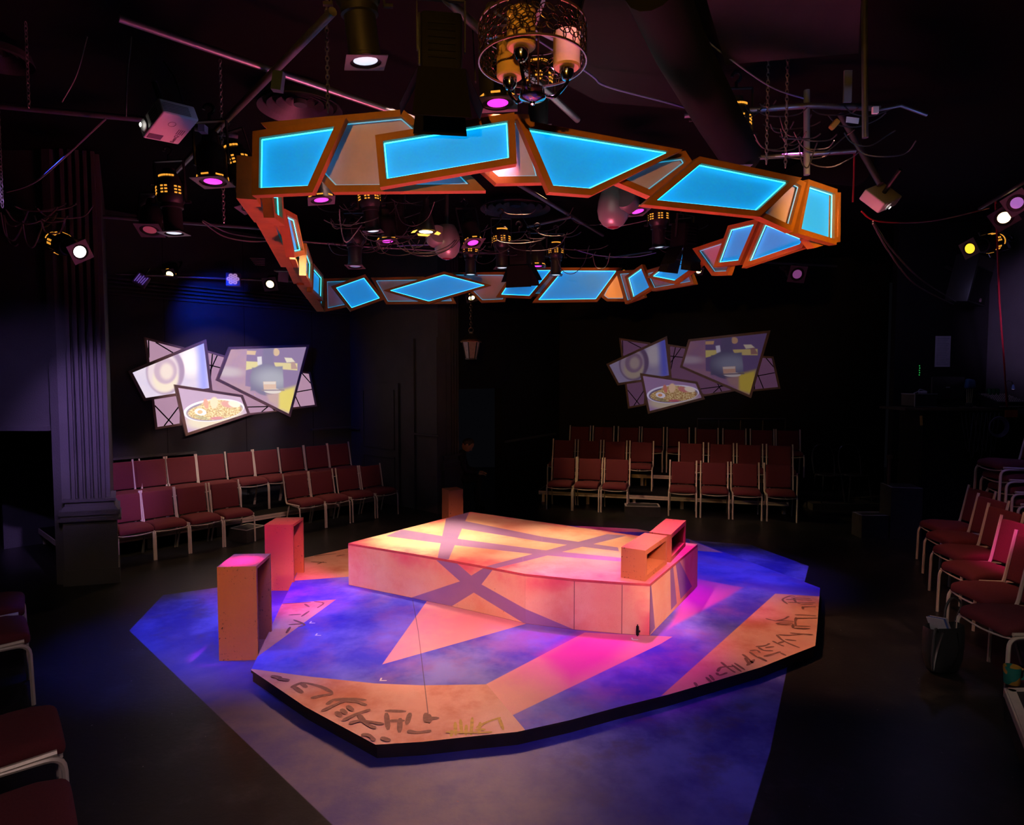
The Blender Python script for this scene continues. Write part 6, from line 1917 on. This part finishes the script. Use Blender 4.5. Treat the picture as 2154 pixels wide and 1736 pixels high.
g = MB(); g.box((0, 0, 0), (0.001, 0.001, 0.001)); g = MB(); g.lathe([(0, -0.004), (0.02, -0.002), (0.021, 0.002), (0, 0.004)], 10, Hm @ Matrix.Translation((0.098, 0, -0.058)) @ Matrix.Rotation(math.radians(90), 4, 'Y')); g.build('mouth', mat('lips', (0.4, 0.12, 0.11), 0.5), hd)
g = MB(); vs = []
for i in range(9):
    for k in range(24):
        b_ = math.radians(-18 + i * 13.4) if True else 0
        a = 2 * math.pi * k / 24
        x = math.cos(b_) * math.cos(a); y = math.cos(b_) * math.sin(a); z = math.sin(b_)
        if x > 0.35 and z < 0.62: x, z = 0.35, max(z, 0.55)
        vs.append(Hm @ V((0.104 * x - 0.006, 0.082 * y, 0.124 * z + 0.004)))
g.smooth = True; g.add(vs, [(i * 24 + k, i * 24 + (k + 1) % 24, (i + 1) * 24 + (k + 1) % 24, (i + 1) * 24 + k) for i in range(8) for k in range(24)])
g.build('hair', M_HAIR, person)
for s in (-1, 1):
    base = V((0.40, s * 0.12, 0.595))
    hv = [(tuple(base), 0.024), (tuple(base + V((0.045, -s * 0.012, 0.0))), 0.026), (tuple(base + V((0.075, -s * 0.016, -0.004))), 0.022)]
    he = [(0, 1), (1, 2)]
    for q in range(4):
        yy_ = -s * (0.016 + (q - 1.5) * 0.017)
        i0 = len(hv)
        L_ = (0.03, 0.036, 0.034, 0.026)[q]
        hv += [(tuple(base + V((0.085, yy_, -0.006))), 0.0085), (tuple(base + V((0.085 + L_, yy_, -0.016))), 0.008), (tuple(base + V((0.085 + L_ * 1.5, yy_, -0.036))), 0.007)]
        he += [(2, i0), (i0, i0 + 1), (i0 + 1, i0 + 2)]
    i0 = len(hv)
    hv += [(tuple(base + V((0.04, -s * 0.04, 0.004))), 0.010), (tuple(base + V((0.07, -s * 0.055, -0.006))), 0.009)]
    he += [(1, i0), (i0, i0 + 1)]
    skin_body('hand', hv, he, M_SKIN, person, 0, 1)
o = thing('stool', 'black stool under the person in the dark doorway', 'stool', (person.location.x - 0.02, person.location.y, 0))
g = MB(); g.lathe([(0, 0.36), (0.17, 0.36), (0.18, 0.375), (0.17, 0.395), (0, 0.397)], 20); g.build('seat', M_BLACK, o)
for k in range(4):
    a = math.radians(45 + 90 * k); g = MB(); g.tube([(0.12 * math.cos(a), 0.12 * math.sin(a), 0.37), (0.17 * math.cos(a), 0.17 * math.sin(a), 0)], 0.014, 8); g.build('leg', M_BLACK, o)
# ================================================================ lights
def spot(name, loc, target, power, col, size_deg, blend=0.5, radius=0.06):
    d = bpy.data.lights.new(name, 'SPOT')
    d.energy = power; d.color = col; d.spot_size = math.radians(size_deg); d.spot_blend = blend; d.shadow_soft_size = radius
    o = bpy.data.objects.new(name, d); COL.objects.link(o)
    o.location = loc
    dv = (V(target) - V(loc)).normalized()
    o.rotation_mode = 'QUATERNION'
    o.rotation_quaternion = dv.to_track_quat('-Z', 'Y')
    return o
def point(name, loc, power, col, radius=0.1):
    d = bpy.data.lights.new(name, 'POINT'); d.energy = power; d.color = col; d.shadow_soft_size = radius
    o = bpy.data.objects.new(name, d); COL.objects.link(o); o.location = loc
    return o
PINK = (1.0, 0.30, 0.55); MAG = (1.0, 0.06, 0.75); AMB = (1.0, 0.52, 0.12); BLU = (0.10, 0.10, 1.0); VIO = (0.45, 0.12, 1.0); WARM = (1.0, 0.62, 0.30)
T = lambda x, y, z=0.1: onz(x, y, z)
blk = T(1050, 1180, 0.5)
# warm and pink wash on the block from lamps above and before it
spot('light_block_top', aty(896, 488, 6.6) - V((0, 0, 0.05)), T(905, 1135, 0.5), 1150, (1.0, 0.70, 0.40), 34, 1.0)
spot('light_block_top_far', (0.9, 7.4, 4.4), T(1210, 1150, 0.5), 760, (1.0, 0.66, 0.36), 30, 1.0)
spot('light_block_key', (0.6, 6.1, 4.3), T(1120, 1170, 0.5), 330, (1.0, 0.36, 0.34), 44, 0.9)
spot('light_block_front', (-0.2, 0.6, 4.2), T(900, 1205, 0.4), 2000, (1.0, 0.42, 0.27), 27, 0.7)
spot('light_side_magenta', (2.4, 5.4, 4.4), T(1510, 1250, 0.1), 420, (1.0, 0.04, 0.9), 22, 0.9)
spot('light_front_magenta', (0.9, 1.5, 4.2), T(1190, 1265, 0.3), 360, (1.0, 0.06, 0.6), 15, 1.0)
spot('light_block_side', (3.0, 2.2, 4.3), T(1392, 1230, 0.4), 1700, (1.0, 0.45, 0.28), 12, 0.7)
spot('light_block_magenta', aty(1342, 445, 6.2) - V((0, 0, 0.05)), T(1270, 1330, 0.1), 620, MAG, 34, 0.9)
spot('light_left_magenta', aty(676, 421, 5.2) - V((0, 0, 0.05)), T(508, 1181, 0.75), 1500, (1.0, 0.02, 1.0), 7, 0.8)
spot('light_wedge_pink', aty(676, 421, 5.2) - V((0, 0, 0.05)), T(650, 1250, 0.1), 620, (1.0, 0.06, 0.8), 22, 0.9)
spot('light_box_pink', (-1.0, 4.7, 3.1), T(588, 1165, 0.45), 480, (1.0, 0.10, 0.36), 21, 0.6)
spot('light_centre_pink', aty(1047, 217, 3.85) - V((0, 0, 0.05)), T(1010, 1330, 0.1), 230, (1.0, 0.28, 0.34), 42, 0.9)
spot('light_right_magenta', (1.6, 5.2, 4.3), T(1425, 1110, 0.8), 700, (1.0, 0.06, 0.95), 15, 0.9)
spot('light_far_magenta', aty(1130, 560, 8.3) - V((0, 0, 0.05)), T(1240, 1110, 0.1), 160, MAG, 30, 0.9)
spot('light_block_front_right', (0.9, 0.8, 4.2), T(1320, 1265, 0.3), 1000, (1.0, 0.46, 0.44), 13, 0.8)
spot('light_bag', (0.6, 0.6, 4.2), T(2010, 1370, 0.2), 150, (1.0, 0.8, 0.7), 20, 0.9)
# blue
spot('light_left_blue', (-3.7, 5.0, 4.4), T(420, 1340, 0), 1000, (0.03, 0.06, 1.0), 36, 0.9)
spot('light_centre_blue', (-1.1, 3.9, 4.45), T(690, 1340, 0), 560, (0.07, 0.10, 1.0), 32, 1.0)
spot('light_centre_lilac', (0.3, 3.0, 4.4), T(1130, 1410, 0), 130, (0.8, 0.35, 0.9), 34, 1.0)
spot('light_right_blue', (2.6, 7.0, 4.4), T(1560, 1210, 0), 620, (0.20, 0.12, 1.0), 34, 0.9)
spot('light_stripe_blue', (1.5, 3.4, 4.4), T(1430, 1330, 0), 380, (0.16, 0.12, 1.0), 36, 0.9)
spot('light_front_blue', (0.6, 0.2, 4.3), T(1090, 1570, 0), 200, (0.10, 0.12, 1.0), 52, 0.9)
# amber from the viewer's side and on the front of the platform
spot('light_front_amber', (0.2, 8.4, 4.4), T(1120, 1520, 0), 150, (1.0, 0.50, 0.36), 36, 0.9, 0.4)
spot('light_right_amber', (0.3, 6.6, 4.4), T(1620, 1330, 0), 620, (1.0, 0.42, 0.24), 30, 0.8)
spot('light_ring_amber', (-0.6, -1.4, 2.9), (0.3, 4.2, 3.6), 420, (1.0, 0.46, 0.06), 46, 0.8)
spot('light_ring_amber_side', (2.9, 0.6, 2.7), (2.32, 4.62, 3.42), 1100, (1.0, 0.44, 0.04), 15, 0.9)
spot('light_box_amber', (-1.6, -1.0, 3.6), T(500, 1300, 0.3), 800, (1.0, 0.46, 0.03), 13, 0.7)
# added lamp standing in for light thrown back up from the pink stage
spot('light_added_bounce', (0.1, 5.2, 0.95), (0.1, 5.0, 4.0), 420, (1.0, 0.14, 0.24), 150, 0.8, 0.5)
spot('light_rig_blue', (2.5, 3.3, 2.9), aty(1700, 260, 5.0), 30, (0.15, 0.35, 1.0), 50, 0.9)
spot('light_pipe_blue', (-0.6, 4.6, 3.3), aty(560, 140, 3.8), 14, (0.15, 0.3, 1.0), 70, 0.9)
# alcove
spot('light_alcove_blue', aty(430, 575, 9.3), onv(480, 690, LW0, LW1), 80, (0.0, 0.05, 1.0), 95, 1.0)
spot('light_pilaster_violet', (-2.1, 4.0, 4.2), aty(200, 900, 6.9), 950, (0.55, 0.30, 1.0), 22, 0.9)
spot('light_wall_violet', (-3.2, 3.6, 4.0), aty(40, 930, 7.0), 150, (0.45, 0.30, 1.0), 36, 0.9)
spot('light_alcove_warm', aty(568, 598, 9.9) - V((0, 0.12, 0.05)), T(470, 1140, 0.0), 110, WARM, 80, 0.9)
spot('light_alcove_front', (-0.6, 4.6, 4.3), T(450, 1060, 0.2), 300, (1.0, 0.55, 0.46), 44, 0.9)
# seats before the back wall
spot('light_back_warm', aty(992, 627, 10.3) - V((0, 0.1, 0.1)), T(1440, 1080, 0.0), 230, (1.0, 0.66, 0.30), 52, 0.9)
spot('light_back_front', (1.2, 5.0, 4.35), T(1420, 1075, 0.1), 460, (1.0, 0.50, 0.45), 30, 0.9)
spot('light_back_blue', (2.5, 10.0, 4.3), onv(1450, 900, C1, C2), 2, (0.15, 0.5, 0.9), 70, 0.9)
# booth side
spot('light_booth_magenta', (2.9, 4.0, 3.6), aty(2135, 1165, 5.75), 700, (1.0, 0.03, 0.4), 12, 1.0)
spot('light_booth_violet', (4.4, 5.0, 3.2), aty(2230, 640, 7.6), 650, (0.62, 0.40, 1.0), 26, 0.9)
spot('light_booth_warm', (2.4, 5.0, 4.2), T(2010, 1180, 0.4), 200, (1.0, 0.42, 0.25), 44, 0.9)
spot('light_stack_blue', (5.4, 5.2, 4.0), aty(2140, 1010, 7.3), 40, (0.2, 0.2, 1.0), 36, 0.9)
spot('light_near_projector', V((-2.75, 4.3, 3.7)), onpl(467, 815, LW0, nL), 380, (1.0, 0.62, 0.72), 18, 0.5, 0.03)
spot('light_far_projector', V((3.05, 5.6, 3.5)), onpl(1458, 785, C1, nR), 60, (0.8, 0.7, 1.0), 20, 0.5, 0.03)
spot('light_plinth_warm', (-2.4, 2.6, 3.4), aty(190, 1130, 6.8), 70, (1.0, 0.70, 0.40), 20, 0.9)
point('light_booth_dim', (5.6, 8.4, 3.5), 5, (0.5, 0.42, 1.0), 0.2)
spot('light_rim_amber', (0.3, 7.8, 4.4), T(830, 1490, 0.1), 1500, (1.0, 0.52, 0.28), 27, 1.0, 0.4)
spot('light_seat_warm', (0.8, -0.6, 3.6), T(60, 1560, 0.5), 110, (1.0, 0.75, 0.7), 32, 1.0)
spot('light_front_dim', (0.2, -0.9, 3.6), T(960, 1570, 0), 45, (1.0, 0.6, 0.25), 34, 1.0)
spot('light_alcove_wall', (-1.5, 5.6, 3.9), aty(430, 950, 10.2), 420, (1.0, 0.86, 0.92), 26, 1.0)
# faint general light
point('light_house', (0.5, 4.8, 3.9), 6, (0.9, 0.85, 0.8), 0.5)
point('light_house_front', (0.5, -1.0, 3.8), 3, (1.0, 0.9, 0.85), 0.5)

w = bpy.data.worlds.new('World'); SC.world = w; w.use_nodes = True
w.node_tree.nodes['Background'].inputs[0].default_value = (0.01, 0.01, 0.014, 1)
w.node_tree.nodes['Background'].inputs[1].default_value = 0.15

# ================================================================ camera and view
cd = bpy.data.cameras.new('Camera'); cam = bpy.data.objects.new('Camera', cd); COL.objects.link(cam)
cam.location = CAM; cam.rotation_euler = (math.radians(90) - PITCH, 0, 0)
cd.sensor_width = 36.0; cd.sensor_fit = 'HORIZONTAL'; cd.lens = F / 2154 * 36; cd.clip_start = 0.05; cd.clip_end = 100
SC.camera = cam
SC.view_settings.view_transform = 'Standard'; SC.view_settings.look = 'None'; SC.view_settings.gamma = 1.0; SC.view_settings.exposure = 0.0
SC.view_settings.use_curve_mapping = False
cy = SC.cycles
cy.use_denoising = True
try: cy.denoiser = 'OPENIMAGEDENOISE'
except Exception: pass
cy.use_adaptive_sampling = True; cy.adaptive_threshold = 0.05; cy.adaptive_min_samples = 16
cy.max_bounces = 5; cy.diffuse_bounces = 3; cy.glossy_bounces = 2; cy.transmission_bounces = 2
cy.sample_clamp_indirect = 3.0
cy.caustics_reflective = False; cy.caustics_refractive = False
cy.use_light_tree = False
for m_ in bpy.data.materials:
    if not m_.name.startswith(('cyan', 'bright_s', 'lit_blue')):
        m_.cycles.emission_sampling = 'NONE'
